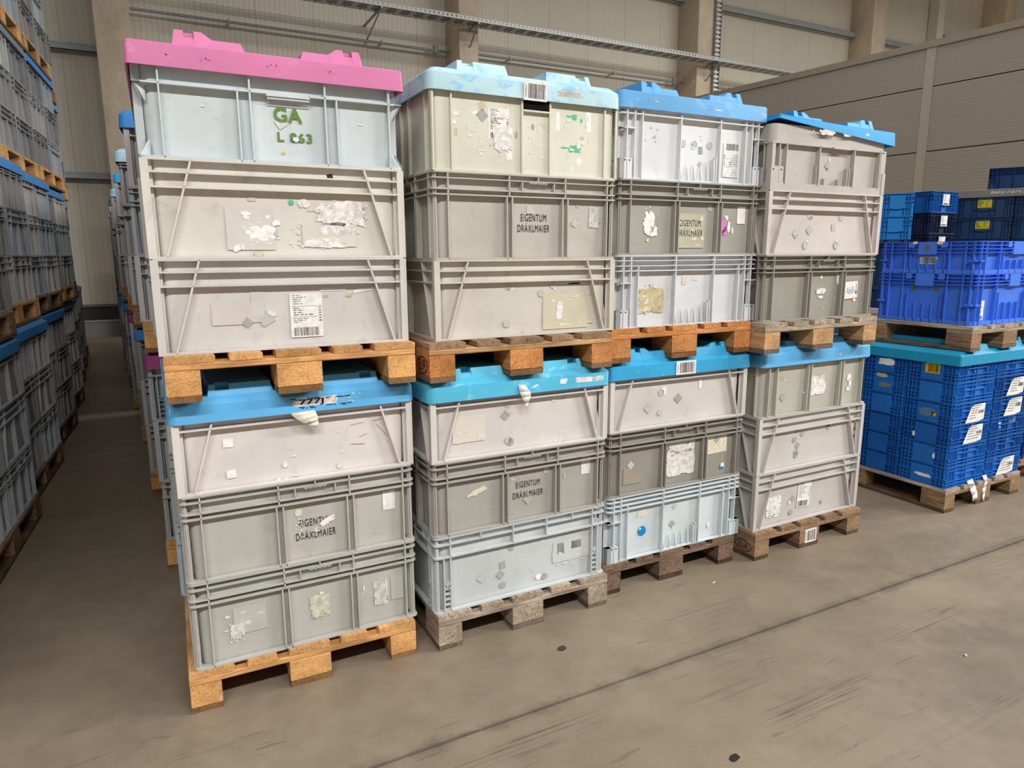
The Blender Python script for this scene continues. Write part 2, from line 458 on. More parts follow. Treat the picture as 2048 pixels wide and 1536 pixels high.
FACES = ('front', 'left', 'right', 'back')
def crate_meshes(kind, H, D=.6, Wd=.795):
    k = (kind, round(H, 3), D, Wd)
    if k in _CR: return _CR[k]
    c = Crate(Wd, D, H, taper=.004 if kind != 'olive' else 0)
    extra = []
    if kind == 'diag':
        for z, th in ((H-.003, .006), (H-.040, .005), (H-.083, .005)): c.ring(z, th)
        c.ring(.004, .007, False)
        for f in FACES:
            L = c.L(f)
            for a in (0, 1):
                g = (lambda u: u) if a == 0 else (lambda u: L-u)
                c.v(f, g(.0035), 0, None, .006)
                c.seg(f, g(.137), H-.003, g(.050), .004, .006)
                c.hole(f, g(.0185), H*.36, .0045, .0192)
                c.seg(f, g(.0185), 0.006, g(.0185), H-.004, .026, .0195)
            if L < .7: c.v(f, L/2, 0, H-.083)
    elif kind == 'panel':
        for d, th in ((.003, .006), (.024, .004), (.062, .005), (.081, .005)): c.ring(H-d, th)
        c.ring(.004, .007, False)
        for f in FACES:
            L = c.L(f); q = L/.8
            for u in (.062, L-.045): c.v(f, u)
            for u in (.300, .322, .545, .568): c.v(f, u*q, 0, H-.081)
            for u in (.310, .556): c.v(f, u*q, H-.081, None, .005, 0, True)
            for u in (.365, .505): c.v(f, u*q, H-.062, H-.024, .004, 0, True)
            c.v(f, .435*q, H-.024, None, .004, 0, True)
            for i in range(10):
                u0 = .395*q+i*.008; za = H-.026-.006*(i % 2); zb = H-.026-.006*((i+1) % 2)
                c.seg(f, u0, za, u0+.008, zb, .004, 0, None, c.rim)
            c.seg(f, .016, 0, .016, H, .003, .008); c.seg(f, L-.016, 0, L-.016, H, .003, .008)
    elif kind == 'ladder':
        for d, th in ((.003, .006), (.032, .005), (.084, .006)): c.ring(H-d, th)
        c.ring(.004, .007, False)
        for f in FACES:
            L = c.L(f); q = L/.8
            for u in (.040, .068, L-.068, L-.040): c.v(f, u, 0, H-.084)
            for u in (.068, .345*q, .503*q, L-.068): c.v(f, u, H-.084, None, .005, 0, True)
            for u in (.20*q, .63*q): c.v(f, u, H-.032, None, .004, 0, True)
            for a in (.040, L-.068):
                for i in range(5): c.seg(f, a, .012+.022*i, a+.028, .012+.022*i, .003)
                c.seg(f, a, .10, a+.028, .125, .003); c.seg(f, a, .125, a+.028, .10, .003)
            c.seg(f, .014, 0, .014, H, .003, .008); c.seg(f, L-.014, 0, L-.014, H, .003, .008)
    elif kind == 'cells':
        for d, th in ((.003, .006), (.023, .004), (.045, .004), (.066, .005)): c.ring(H-d, th)
        c.ring(.003, .006, False, .004)
        cbs = [MB() for _ in range(4)]
        for fi, f in enumerate(('front', 'right', 'back', 'left')):
            L = c.L(f); q = L/.8
            for u in (.035, .074, L-.074, L-.035): c.v(f, u)
            for u in (.112, .316*q, .538*q, L-.112): c.v(f, u, 0, H-.004 if .2 < u/L < .8 else H-.045)
            for a, b in ((0, .074), (L-.074, L)):
                cb = cbs[(fi if a == 0 else fi+1) % 4]
                c.seg(f, a, H*.62, b, H*.62, .005)
                c.blk(f, a if a == 0 else a+.012, b if b == L else b-.012, 0, H*.25, .0, None, cb)
                for u in ((a+b)/2-.012, (a+b)/2+.012):
                    pts = [c.P(f, u+.0035*cos(2*pi*i/10), -.0005, H*.225+.0035*sin(2*pi*i/10)) for i in range(10)]
                    cb.poly(pts, 1)
            for i in range(5):
                u = (.335+i*.037)*q
                c.body.prism([c.P(f, u-.002, .022, .004), c.P(f, u-.002, .006, .004), c.P(f, u-.002, .021, H*.24)], tuple(Vector(c.P(f, u+.002, 0, 0))-Vector(c.P(f, u-.002, 0, 0))))
            c.v(f, .508*q, 0, H*.31, .006); c.v(f, .520*q, 0, H*.34, .005)
        extra += [('corner_block', q_) for q_ in cbs]
    elif kind == 'smooth':
        c.ring(H-.003, .006); c.ring(H-.012, .02, True, .014)
        c.ring(.003, .006, False)
        zr = H-.097
        for f in FACES:
            L = c.L(f); q = L/.8
            # the rib line steps down round the handle
            for a, b, z in ((0, .368*q, zr), (.368*q, .5*q, zr-.006), (.5*q, L, zr)): c.seg(f, a, z, b, z, .005)
            for u in (.069, .319*q, .547*q, L-.043): c.v(f, u)
            for u in (.283*q, .583*q): c.v(f, u, 0, zr)
            for g in (lambda u: u, lambda u: L-u):
                for z0, z1 in ((zr, zr-.05), (.003, .05)):
                    c.body.prism([c.P(f, g(.001), .001, z0), c.P(f, g(.022), .021, z0), c.P(f, g(.022), .021, z1)], (0, 0, .004) )
                    c.body.prism([c.P(f, g(.004), .004, z0), c.P(f, g(.030), .021, z0), c.P(f, g(.030), .021, z1)], tuple(Vector(c.P(f, g(.008), 0, 0))-Vector(c.P(f, g(.004), 0, 0))))
        hb = MB()
        c.blk('front', .37, .498, zr-.033, zr-.006, .0205, None, hb)
        c.blk('front', .37, .498, zr-.016, zr-.004, .004, None, hb)
        extra.append(('handle', hb))
    elif kind == 'olive':
        c = Crate(Wd, D, H, .012, .02)
        c.ring(H-.004, .008); c.ring(.003, .006, False, .002)
        for f in FACES:
            L = c.L(f); q = L/.8
            for u in (.003, .08, L-.064, L-.003): c.v(f, u, 0, None, .006)
            for u in (.365, .485): c.v(f, u*q, 0, None, .007)
        nb = MB()
        c.blk('front', .371, .479, H-.085, H-.040, -.0002, .012, nb)
        c.blk('front', .368, .482, H-.092, H-.086, -.002, .012)
        extra.append(('hand_slot', nb))
    elif kind == 'fin':
        c.rim.ring(rr(.004, Wd-.004, .004, D-.004, .03, 5), c.inner, H-.085, H-.002)
        c.ring(H-.085, .006)
        c.body.ring(rr(.003, Wd-.003, .003, D-.003, .022, 5), c.inner, 0, .034)
        cbs = [MB() for _ in range(4)]
        for fi, f in enumerate(('front', 'right', 'back', 'left')):
            L = c.L(f); q = L/.8; cb = cbs[fi]
            for u in (.05, .095, .315*q, .56*q, L-.05): c.v(f, u, .03, H-.08)
            c.seg(f, L-.02, .03, L-.02, H-.08, .036, .004)
            c.hole(f, L-.02, H*.33, .005, .0035)
            for u, h in ((.305, .42), (.325, .42), (.52, .40), (.535, .40), (.36, .22), (.46, .22)): c.v(f, u*q, .03, H*h, .004, .004)
            c.blk(f, 0, .078, 0, H*.36, .0, None, cb)
            for u in (.014, .064):
                pts = [c.P(f, u+.004*cos(2*pi*i/10), -.0005, H*.31+.004*sin(2*pi*i/10)) for i in range(10)]
                cb.poly(pts, 1)
        extra += [('corner_block', q_) for q_ in cbs]
        hb = MB()
        hb.box(.395, .515, -.010, .006, H-.092, H-.084)
        extra.append(('handle', hb))
    elif kind == 'plain3':
        for d, th in ((.003, .006), (.064, .005)): c.ring(H-d, th)
        c.ring(.004, .007, False)
        for f in FACES:
            L = c.L(f); q = L/.8
            for u in (.05, .105, .33*q, .352*q, .575*q, .597*q, L-.045): c.v(f, u, 0, None, .006)
    elif kind == 'bluebig':
        for d in (.003, .024, .044, .064): c.ring(H-d, .004)
        c.ring(.012, .024, False, .006)
        for f in FACES:
            L = c.L(f); q = L/.6
            for u in (.030, .075, .165*q, L-.165*q, L-.075, L-.030): c.v(f, u)
            for i in range(5):
                u = L/2+(i-2)*.052*q
                c.v(f, u, 0, H*(.62 if i in (0, 4) else .42), .004, .006)
            hb = MB(); c.blk(f, L/2-.055, L/2+.055, H-.075, H-.002, -.001, None, hb); extra.append(('handle_plate', hb))
            for u in (L/2-.10, L/2+.10):
                hb = MB(); c.blk(f, u-.017, u+.017, H-.035, H-.002, -.003, None, hb); extra.append(('latch', hb))
            for u in (.012, L-.05):
                clip = MB()
                clip.hexa([c.P(f, u, -.006, H*.38), c.P(f, u+.038, -.006, H*.38), c.P(f, u+.038, .02, H*.38), c.P(f, u, .02, H*.38),
                           c.P(f, u, -.006, H*.42), c.P(f, u+.038, -.006, H*.42), c.P(f, u+.038, .02, H*.42), c.P(f, u, .02, H*.42)])
                extra.append(('clip', clip))
    elif kind == 'klt':      # low blue tote, lattice along the foot
        c = Crate(Wd, D, H, .014, .015)
        for z in (H-.003, H-.022): c.ring(z, .004)
        for z in (.003, .022, .042): c.ring(z, .004, False)
        for f in FACES:
            L = c.L(f)
            us = (.016, .034, .056, .085, .17*L/.4, .20*L/.4, L-.085, L-.056, L-.034, L-.016) if L > .35 else (.014, .034, .058, L-.058, L-.034, L-.014)
            for u in us: c.v(f, u, 0, None, .004)
            if L > .35:
                c.seg(f, .10, H*.62, L-.10, H*.62, .006); c.seg(f, .10, H*.35, .10, H*.62, .006); c.seg(f, L-.10, H*.35, L-.10, H*.62, .006)
            else:
                hb = MB(); c.blk(f, L/2-.066, L/2+.066, .002, H-.012, -.001, None, hb); extra.append(('handle_plate', hb))
                c.seg(f, .0, H*.55, L/2-.066, H*.55, .005); c.seg(f, L/2+.066, H*.42, L, H*.42, .005)
    elif kind == 'kltfront':  # small-load tote seen from its handle side
        c = Crate(Wd, D, H, .018, .015)
        for z in (H-.003, H-.03): c.ring(z, .005)
        for z in (.004, ): c.ring(z, .008, False)
        for f in FACES:
            L = c.L(f); m = L/2; hb = MB()
            for u in (.02, .05, .078, m-.11, m+.11, L-.078, L-.05, L-.02): c.v(f, u, 0, None, .005)
            for a in (0, L-.08): 
                for z in (.62, .78): c.seg(f, a, H*z, a+.08, H*z, .004)
            c.seg(f, m-.11, H*.36, m-.06, H*.36, .006); c.seg(f, m+.06, H*.36, m+.11, H*.36, .006)
            pts = [(m-.062, H*.36), (m-.03, H*.325), (m, H*.315), (m+.03, H*.325), (m+.062, H*.36), (m+.062, H*.92), (m-.062, H*.92)]
            hb.prism([c.P(f, a, -.003, b) for a, b in pts], tuple(Vector(c.P(f, 0, .02, 0))-Vector(c.P(f, 0, -.003, 0))))
            extra.append(('handle_plate', hb))
            c.v(f, m-.062, 0, H*.32, .004); c.v(f, m+.062, 0, H*.32, .004)
    r = dict(c=c, body=c.body, rim=c.rim, extra=extra)
    _CR[k] = r
    return r

_CM = {}
def crate(kind, col, H, x, y, z, yaw=0.0, label='', group=None, D=.6, Wd=.795, dirt=.35, parts=True, name='storage_crate', mat=None):
    g = crate_meshes(kind, H, D, Wd)
    m = mat or plastic(col, dirt)
    k = (kind, round(H, 3), D, Wd, m.name)
    if k not in _CM:
        mats = [m, DARKHOLE]
        d = {'body': g['body'].mesh(name, mats), 'rim': g['rim'].mesh('rim', mats)}
        _CM[k] = (d, [(e, mb.mesh(e, [DARKHOLE] if e == 'hand_slot' else mats)) for e, mb in g['extra']])
    d, ex = _CM[k]
    o = add(name, d['body'], None, (x, y, z), (0, 0, yaw))
    tag(o, label, 'crate', group)
    add('rim', d['rim'], o)
    if parts:
        for e, me in ex: add(e, me, o)
    return o

# ------------------------------------------------------------------ pallet lids
_LM = {}
def lid_mesh(Wd, D, curl=False, r=.03, prof='B', flatdeck=False):
    mb = MB(); n = 5
    A0 = rr(0, Wd, 0, D, r, n); A1 = rr(.003, Wd-.003, .003, D-.003, r-.001, n)
    A2 = rr(.007, Wd-.007, .007, D-.007, r-.002, n); A3 = rr(.030, Wd-.030, .030, D-.030, max(.006, r-.008), n)
    i0 = rr(.006, Wd-.006, .006, D-.006, max(.006, r-.004), n)
    mb.loft([z3(i0, .056), z3(i0, 0.0), z3(A0, 0.0), z3(A0, .004), z3(A1, .062 if flatdeck else .057), z3(A2, .066 if flatdeck else .061), z3(A3, .068 if flatdeck else .079)], True, True)
    bps = []; dz = -.011 if flatdeck else 0.0
    def bump(P0, P1):
        # front edge slopes, a short notched end, then the plain ridge running back
        def row(P, y, k=0.0): return [(px, y+k*max(h, 0), .0785+dz+h) for px, h in P]
        bp = MB()
        e = [(px, min(h, -.003)) for px, h in P1]
        base = lambda y: [(px, y, .0755+dz) for px, h in P1]
        bp.loft([base(.028), row(P0, .034, .30), row(P0, .075), row(P1, .0755), row(P1, D-.045), base(D-.028)], True, True)
        bps.append(bp)
    o = (Wd-.8)/2
    if prof == 'A':
        hi, lo, nt = .050, .030, .030
        P1 = [(.116, -.003), (.126, hi), (.150, hi), (.1505, hi), (.178, hi), (.1785, hi), (.200, hi), (.228, lo), (.308, lo), (.320, -.003)]
        P0 = [(.116, -.003), (.126, hi), (.150, hi), (.1505, nt), (.178, nt), (.1785, hi), (.200, hi), (.228, lo), (.308, lo), (.320, -.003)]
    else:
        hi, nt = .036, .018
        P1 = [(.114, -.003), (.122, hi), (.140, hi), (.1405, hi), (.182, hi), (.1825, hi), (.312, hi), (.322, -.003)]
        P0 = [(.114, -.003), (.122, hi), (.140, hi), (.1405, nt), (.182, nt), (.1825, hi), (.312, hi), (.322, -.003)]
    f = lambda P: [(px+o, h) for px, h in P]
    g = lambda P: [(Wd-o-px, h) for px, h in reversed(P)]
    if prof: bump(f(P0), f(P1)); bump(g(P0), g(P1))
    if curl:
        for q in [mb]+bps:
            nv = []
            for v in q.v:
                s = max(0.0, .30-v[0])/.30; fy = max(0.0, .5-v[1])/.5
                a = s*s*fy
                if v[2] < .06 and v[1] < .05 and v[0] < .24: nv.append((v[0], v[1]+.02*(1-s), v[2]*.35+.055+.018*a))
                else: nv.append((v[0], v[1], v[2]+.018*a))
            q.v = nv
    return mb, bps
_LMM = {}
def lid(mat, x, y, z, yaw=0.0, label='', group=None, Wd=.82, D=1.22, curl=False, r=.03, prof='B', flatdeck=False):
    k = (round(Wd, 3), D, curl, mat.name, r, prof, flatdeck)
    if k not in _LMM:
        a, bs = lid_mesh(Wd, D, curl, r, prof, flatdeck)
        me = a.mesh('lid', mat, True, 0, True); me.set_sharp_from_angle(angle=.35)
        _LMM[k] = (me, [b.mesh('lid_bump', mat, False, 0, True) for b in bs])
    me, mbs = _LMM[k]
    o = add('pallet_lid', me, None, (x, y, z), (0, 0, yaw)); tag(o, label, 'lid', group)
    for mb in mbs: add('raised_bump', mb, o)
    return o

# ------------------------------------------------------------------ pallets
WOODS = {
    'orange': ((224, 174, 116), (186, 132, 78)), 'tan': ((212, 172, 124), (160, 122, 82)),
    'brown': ((168, 138, 108), (108, 84, 64)), 'dark': ((138, 114, 94), (78, 62, 52)),
    'grey': ((192, 176, 156), (126, 112, 98)), 'rust': ((214, 152, 92), (168, 104, 58)),
}
_PM = {}
def _board(sx, sy, sz, seed, mat):
    k = (sx, sy, sz, seed % 3, mat.name)
    if k not in _PM:
        rng = random.Random(seed % 3+int(sx*1000)); mb = MB()
        # a sawn board with slightly uneven ends: lofted along its long side
        L = max(sx, sy); ax = 0 if sx >= sy else 1
        n = 6; loops = []
        for i in range(n+1):
            q = i/n*L; e = .0012
            a = [rng.uniform(-e, e) for _ in range(4)]
            c = .003
            w, h = (sy if ax == 0 else sx), sz
            sec = [(c, 0+a[0]*.0), (w-c, 0), (w, c), (w+a[1], h-c), (w-c, h), (c, h), (0+a[2], h-c), (0, c)]
            loops.append([(q, s0, s1) if ax == 0 else (s0, q, s1) for s0, s1 in sec])
        mb.loft(loops); _PM[k] = mb.mesh('board', mat, True, 0, True)
    return _PM[k]
def pallet(kind, x, y, z, yaw=0.0, label='', group=None, blockkind=None, chip=False, full=True, topkind=None):
    rng = random.Random(hash((round(x, 2), round(y, 2), round(z, 2))) & 0xffff)
    a, b = WOODS[kind]; ba, bb = WOODS[blockkind or kind]; ta, tb = WOODS[topkind or kind]
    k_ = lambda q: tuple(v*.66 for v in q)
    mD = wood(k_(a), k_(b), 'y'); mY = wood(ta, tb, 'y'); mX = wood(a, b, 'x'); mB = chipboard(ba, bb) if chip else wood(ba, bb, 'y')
    o = bpy.data.objects.new('wooden_pallet', None); COL.objects.link(o)
    o.location = (x, y, z); o.rotation_euler = (0, 0, yaw); o.empty_display_size = .1
    tag(o, label, 'pallet', group)
    for x0, x1 in ((0, .145), (.1875, .2875), (.3275, .4725), (.5125, .6125), (.655, .8)):
        add('top_board', _board(x1-x0, 1.2, .022, rng.randrange(9), mY), o, (x0, 0, .122))
    for y0 in (0, .5275, 1.055):
        add('stringer_board', _board(.8, .145, .022, rng.randrange(9), mX), o, (0, y0, .1))
    for x0, x1 in ((0, .1), (.3275, .4725), (.7, .8)):
        add('bottom_board', _board(x1-x0, 1.2, .022, rng.randrange(9), mD), o, (x0, 0, 0))
        for y0 in (0, .5275, 1.055):
            add('block', _board(x1-x0, .1449, .078, rng.randrange(9), mB), o, (x0, y0, .022))
    return o

# ------------------------------------------------------------------ the hall
def floor_mat():
    t = NT('sealed_concrete'); mp = t.coords((1, 1, 1), False)
    n1 = t.noise(mp, 0.9, 5, 0.6)
    r1 = t.ramp(n1, 0, 0.3, lin((125, 112, 96)), 0.7, lin((146, 132, 113)))
    n2 = t.noise(mp, 7.0, 6, 0.7)
    r2 = t.ramp(n2, 0, 0.3, (0.86, 0.85, 0.84, 1), 0.65, (1.04, 1.04, 1.04, 1))
    c = t.mix(1.0, (r1, 0), (r2, 0), 'MULTIPLY')
    # tyre and drag marks: long streaks in patches
    tc = t.n('ShaderNodeTexCoord'); ms = t.n('ShaderNodeMapping')
    ms.inputs['Rotation'].default_value = (0, 0, 0.22); ms.inputs['Scale'].default_value = (0.9, 24, 1)
    t.l(tc, 'Object', ms, 'Vector')
    n3 = t.noise(ms, 2.0, 5, 0.7, 0.2)
    r3 = t.ramp(n3, 0, 0.54, (0, 0, 0, 1), 0.70, (1, 1, 1, 1))
    n4 = t.noise(mp, 0.75, 3, 0.5)
    r4 = t.ramp(n4, 0, 0.52, (0, 0, 0, 1), 0.70, (0.45, 0.45, 0.45, 1))
    m1 = t.mix(1.0, (r3, 0), (r4, 0), 'MULTIPLY')
    c = t.mix(m1, (c[0], c[1]), lin((74, 66, 60)))
    # thin scratches
    mq = t.n('ShaderNodeMapping'); mq.inputs['Rotation'].default_value = (0, 0, -0.7); mq.inputs['Scale'].default_value = (0.8, 10, 1)
    t.l(tc, 'Object', mq, 'Vector')
    n5 = t.noise(mq, 4.0, 3, 0.6, 0.8)
    r5 = t.ramp(n5, 0, 0.665, (0, 0, 0, 1), 0.69, (0.35, 0.35, 0.35, 1))
    c = t.mix((r5, 0), (c[0], c[1]), lin((76, 68, 61)))
    # black specks
    n6 = t.noise(mp, 34.0, 2, 0.5)
    r6 = t.ramp(n6, 0, 0.75, (0, 0, 0, 1), 0.79, (0.55, 0.55, 0.55, 1))
    c = t.mix((r6, 0), (c[0], c[1]), lin((72, 64, 57)))
    n7 = t.noise(mp, 55.0, 2, 0.5)
    r7 = t.ramp(n7, 0, 0.76, (0, 0, 0, 1), 0.79, (0.5, 0.5, 0.5, 1))
    c = t.mix((r7, 0), (c[0], c[1]), lin((140, 131, 118)))
    # worn grey edge either side of the expansion joint
    sp = t.n('ShaderNodeSeparateXYZ'); t.l(tc, 'Object', sp, 0)
    ad = t.n('ShaderNodeMath', operation='ADD'); ad.inputs[1].default_value = 0.537; t.l(sp, 'Y', ad, 0)
    ab = t.n('ShaderNodeMath', operation='ABSOLUTE'); t.l(ad, 0, ab, 0)
    wob = t.n('ShaderNodeMath', operation='MULTIPLY_ADD'); wob.inputs[1].default_value = 0.12; t.l(n2, 0, wob, 0); t.l(ab, 0, wob, 2)
    rj = t.ramp(wob, 0, 0.05, (0.6, 0.6, 0.6, 1), 0.10, (0, 0, 0, 1))
    c = t.mix((rj, 0), (c[0], c[1]), lin((86, 80, 74)))
    def zone(cx, cy, rx, ry, inner, outer, amt):
        a = []
        for ax, cc, r_ in (('X', cx, rx), ('Y', cy, ry)):
            m1 = t.n('ShaderNodeMath', operation='SUBTRACT'); t.l(sp, ax, m1, 0); m1.inputs[1].default_value = cc
            m2 = t.n('ShaderNodeMath', operation='DIVIDE'); t.l(m1, 0, m2, 0); m2.inputs[1].default_value = r_
            m3 = t.n('ShaderNodeMath', operation='POWER'); t.l(m2, 0, m3, 0); m3.inputs[1].default_value = 2.0
            a.append(m3)
        s_ = t.n('ShaderNodeMath', operation='ADD'); t.l(a[0], 0, s_, 0); t.l(a[1], 0, s_, 1)
        w_ = t.n('ShaderNodeMath', operation='MULTIPLY_ADD'); t.l(n2, 0, w_, 0); w_.inputs[1].default_value = 0.9; t.l(s_, 0, w_, 2)
        return t.ramp(w_, 0, inner, (amt, amt, amt, 1), outer, (0, 0, 0, 1))
    # black rubber drag marks where trucks turn, and two broad darker patches
    ms2 = t.n('ShaderNodeMapping'); ms2.inputs['Rotation'].default_value = (0, 0, 0.10); ms2.inputs['Scale'].default_value = (1.1, 60, 1)
    t.l(tc, 'Object', ms2, 'Vector')
    n8 = t.noise(ms2, 1.6, 5, 0.75, 0.1)
    r8 = t.ramp(n8, 0, 0.50, (0, 0, 0, 1), 0.62, (1, 1, 1, 1))
    for q in ((1.95, -.95, .42, .13, .45, 1.5, .85), (2.75, -.80, .35, .10, .45, 1.5, .7), (.95, -.66, .5, .09, .4, 1.4, .8), (2.35, -1.25, .5, .1, .4, 1.5, .5)):
        z_ = zone(*q); mm = t.mix(1.0, (r8, 0), (z_, 0), 'MULTIPLY')
        c = t.mix(mm, (c[0], c[1]), lin((66, 59, 54)))
    z_ = zone(3.0, -1.15, 1.2, .45, .5, 2.0, .45)
    c = t.mix((z_, 0), (c[0], c[1]), lin((100, 90, 80)))
    z_ = zone(3.4, -.35, .9, .3, .5, 1.9, .35)
    c = t.mix((z_, 0), (c[0], c[1]), lin((96, 86, 75)))
    t.out(c, 0.42, 0.35)
    rr_ = t.ramp(n1, 0, 0.3, (0.36, 0.36, 0.36, 1), 0.7, (0.55, 0.55, 0.55, 1)); t.l(rr_, 0, t.b, 'Roughness')
    t.bump(n2, 0, 0.06, 0.004)
    return t.m
mb = MB()
YJ = -0.537
mb.poly([(-14, -20, 0), (34, -20, 0), (34, YJ-.006, 0), (-14, YJ-.006, 0)], 0)
mb.poly([(-14, YJ+.006, 0), (34, YJ+.006, 0), (34, 14, 0), (-14, 14, 0)], 0)
mb.poly([(-14, YJ-.006, 0), (34, YJ-.006, 0), (34, YJ-.006, -.008), (-14, YJ-.006, -.008)], 0)
mb.poly([(-14, YJ+.006, -.008), (34, YJ+.006, -.008), (34, YJ+.006, 0), (-14, YJ+.006, 0)], 0)
mb.poly([(-14, YJ-.006, -.008), (34, YJ-.006, -.008), (34, YJ+.006, -.008), (-14, YJ+.006, -.008)], 1)
struct('floor', mb.mesh('floor', [floor_mat(), flat('joint_filler', (70, 64, 58), .9, .1)], False))

def wall_mat(c=(206, 199, 183)):
    t = NT('ribbed_sandwich_panel'); mp = t.coords((1, 1, 1), False)
    sp = t.n('ShaderNodeSeparateXYZ'); t.l(mp, 0, sp, 0)
    # micro ribs and panel joints, both true to the sheet
    mu = t.n('ShaderNodeMath', operation='MULTIPLY'); mu.inputs[1].default_value = 2*pi/0.10; t.l(sp, 'X', mu, 0)
    si = t.n('ShaderNodeMath', operation='SINE'); t.l(mu, 0, si, 0)
    r = t.ramp(si, 0, 0.0, (0.955, 0.955, 0.955, 1), 0.25, (1, 1, 1, 1))
    dv = t.n('ShaderNodeMath', operation='DIVIDE'); dv.inputs[1].default_value = 1.15; t.l(sp, 'X', dv, 0)
    fr = t.n('ShaderNodeMath', operation='FRACT'); t.l(dv, 0, fr, 0)
    rj = t.ramp(fr, 0, 0.010, (0.70, 0.70, 0.70, 1), 0.016, (1, 1, 1, 1))
    no = t.noise(mp, 0.5, 3, 0.5)
    rn = t.ramp(no, 0, 0.3, (0.94, 0.94, 0.94, 1), 0.7, (1.0, 1.0, 1.0, 1))
    a = t.mix(1.0, lin(c), (r, 0), 'MULTIPLY'); a = t.mix(1.0, (a[0], a[1]), (rj, 0), 'MULTIPLY'); a = t.mix(1.0, (a[0], a[1]), (rn, 0), 'MULTIPLY')
    t.out(a, 0.55, 0.3); t.bump(si, 0, 0.25, 0.01)
    return t.m
YW = 13.40
mb = MB(); mb.box(-14, 36, YW, YW+.15, .55, 13, 0)
struct('wall_back', mb.mesh('wall_back', wall_mat(), False))
STEEL = flat('galvanised_steel', (148, 152, 154), 0.42, 0.5, 0.35)
GIRT = flat('painted_steel', (150, 154, 156), 0.5, 0.4)
DARKST = flat('dark_plinth', (70, 69, 66), 0.7, 0.2)
mb = MB(); mb.box(-14, 36, YW+.02, YW+.17, 0, .57, 0); struct('trim_1', mb.mesh('trim', DARKST, False))
mb = MB(); mb.box(-14, 36, YW-.02, YW+.02, .55, .60, 0); struct('trim_2', mb.mesh('trim', flat('sill_strip', (120, 118, 112)), False))
mb = MB(); mb.box(-14, 36, 13.02, 13.40, 0, .30, 0); mb.box(-14, 36, 13.0, 13.06, .285, .315, 1)
struct('baseboard_back', mb.mesh('ledge', [flat('grey_ledge', (120, 118, 114), .7), STEEL], False))
def concrete():
    t = NT('cast_concrete'); mp = t.coords((1, 1, .6), False)
    n1 = t.noise(mp, 1.6, 6, .65); r1 = t.ramp(n1, 0, .3, lin((186, 169, 148)), .7, lin((214, 197, 175)))
    n2 = t.noise(mp, 22, 4, .7); r2 = t.ramp(n2, 0, .3, (.86, .86, .86, 1), .6, (1.02, 1.02, 1.02, 1))
    t.out(t.mix(1.0, (r1, 0), (r2, 0), 'MULTIPLY'), .8, .2); t.bump(n2, 0, .15, .005); return t.m
CONC = concrete()
for i, (x0, x1) in enumerate(((-.55, .02), (6.45, 6.92), (13.29, 13.96), (20.2, 20.85), (27.1, 27.75))):
    mb = MB(); lo = rr(x0, x1, 12.6, 13.42, .025, 2); mb.loft([z3(lo, 0), z3(lo, 13)])
    struct('column_%d' % (i+1), mb.mesh('column', CONC, True))
def girt(n, x0, x1, z, h=.13):
    mb = MB(); y0, y1 = 13.20, 13.40
    # cold-rolled C rail
    mb.box(x0, x1, y0, y0+.012, z-h/2, z+h/2); mb.box(x0, x1, y0, y1, z+h/2-.012, z+h/2); mb.box(x0, x1, y0, y1, z-h/2, z-h/2+.012)
    mb.box(x0, x1, y0-.006, y0, z+h/2-.03, z+h/2)
    struct('trim_%d' % n, mb.mesh('rail', GIRT, False))
girt(3, -8, -.55, 5.29); girt(4, -8, -.55, 3.02)
girt(5, 13.96, 20.2, 8.22, .17); girt(6, 20.85, 27.1, 8.22, .17); girt(7, -8, -.55, 7.6)
girt(8, .02, 6.45, 8.22, .17); girt(9, 6.92, 13.29, 8.22, .17)
mb = MB(); mb.box(24.05, 24.40, 13.05, 13.38, 0, 13); struct('trim_10', mb.mesh('post', flat('white_post', (214, 208, 190)), False))
# pipes
def pipe(x0, x1, z, clamps, label):
    mb = MB(); mb.tube((x0, 13.16, z), (x1, 13.16, z), .028, 12)
    o = add('steel_pipe', mb.mesh('pipe', STEEL)); tag(o, label, 'pipe')
    for cx in clamps:
        mb = MB(); mb.tube((cx-.02, 13.16, z), (cx+.02, 13.16, z), .042, 12); mb.box(cx-.012, cx+.012, 13.16, 13.395, z-.012, z+.012); mb.box(cx-.012, cx+.012, 13.12, 13.16, z-.05, z+.05)
        add('pipe_clamp', mb.mesh('clamp', STEEL), o)
    return o
p = pipe(.04, 6.43, 6.06, (1.75, 4.85), 'thin steel pipe along the wall above the pink lid')
mb = MB(); mb.tube((6.1, 13.16, 6.0), (6.1, 13.16, 6.16), .05, 10); mb.box(6.02, 6.18, 13.14, 13.18, 6.15, 6.17); add('valve', mb.mesh('valve', STEEL), p)
p = pipe(6.93, 13.27, 6.10, (8.0, 11.0), 'thin steel pipe along the wall above the pale worn lid')
mb = MB(); mb.tube((13.0, 13.16, 6.04), (13.0, 13.16, 6.2), .05, 10); mb.box(12.92, 13.08, 13.14, 13.18, 6.19, 6.21); add('valve', mb.mesh('valve', STEEL), p)
pipe(14.0, 20.2, 6.10, (15.0,), 'thin steel pipe end showing past the cable riser')
pipe(24.5, 27.0, 8.75, (24.6,), 'thin rod along the wall beside the white post')

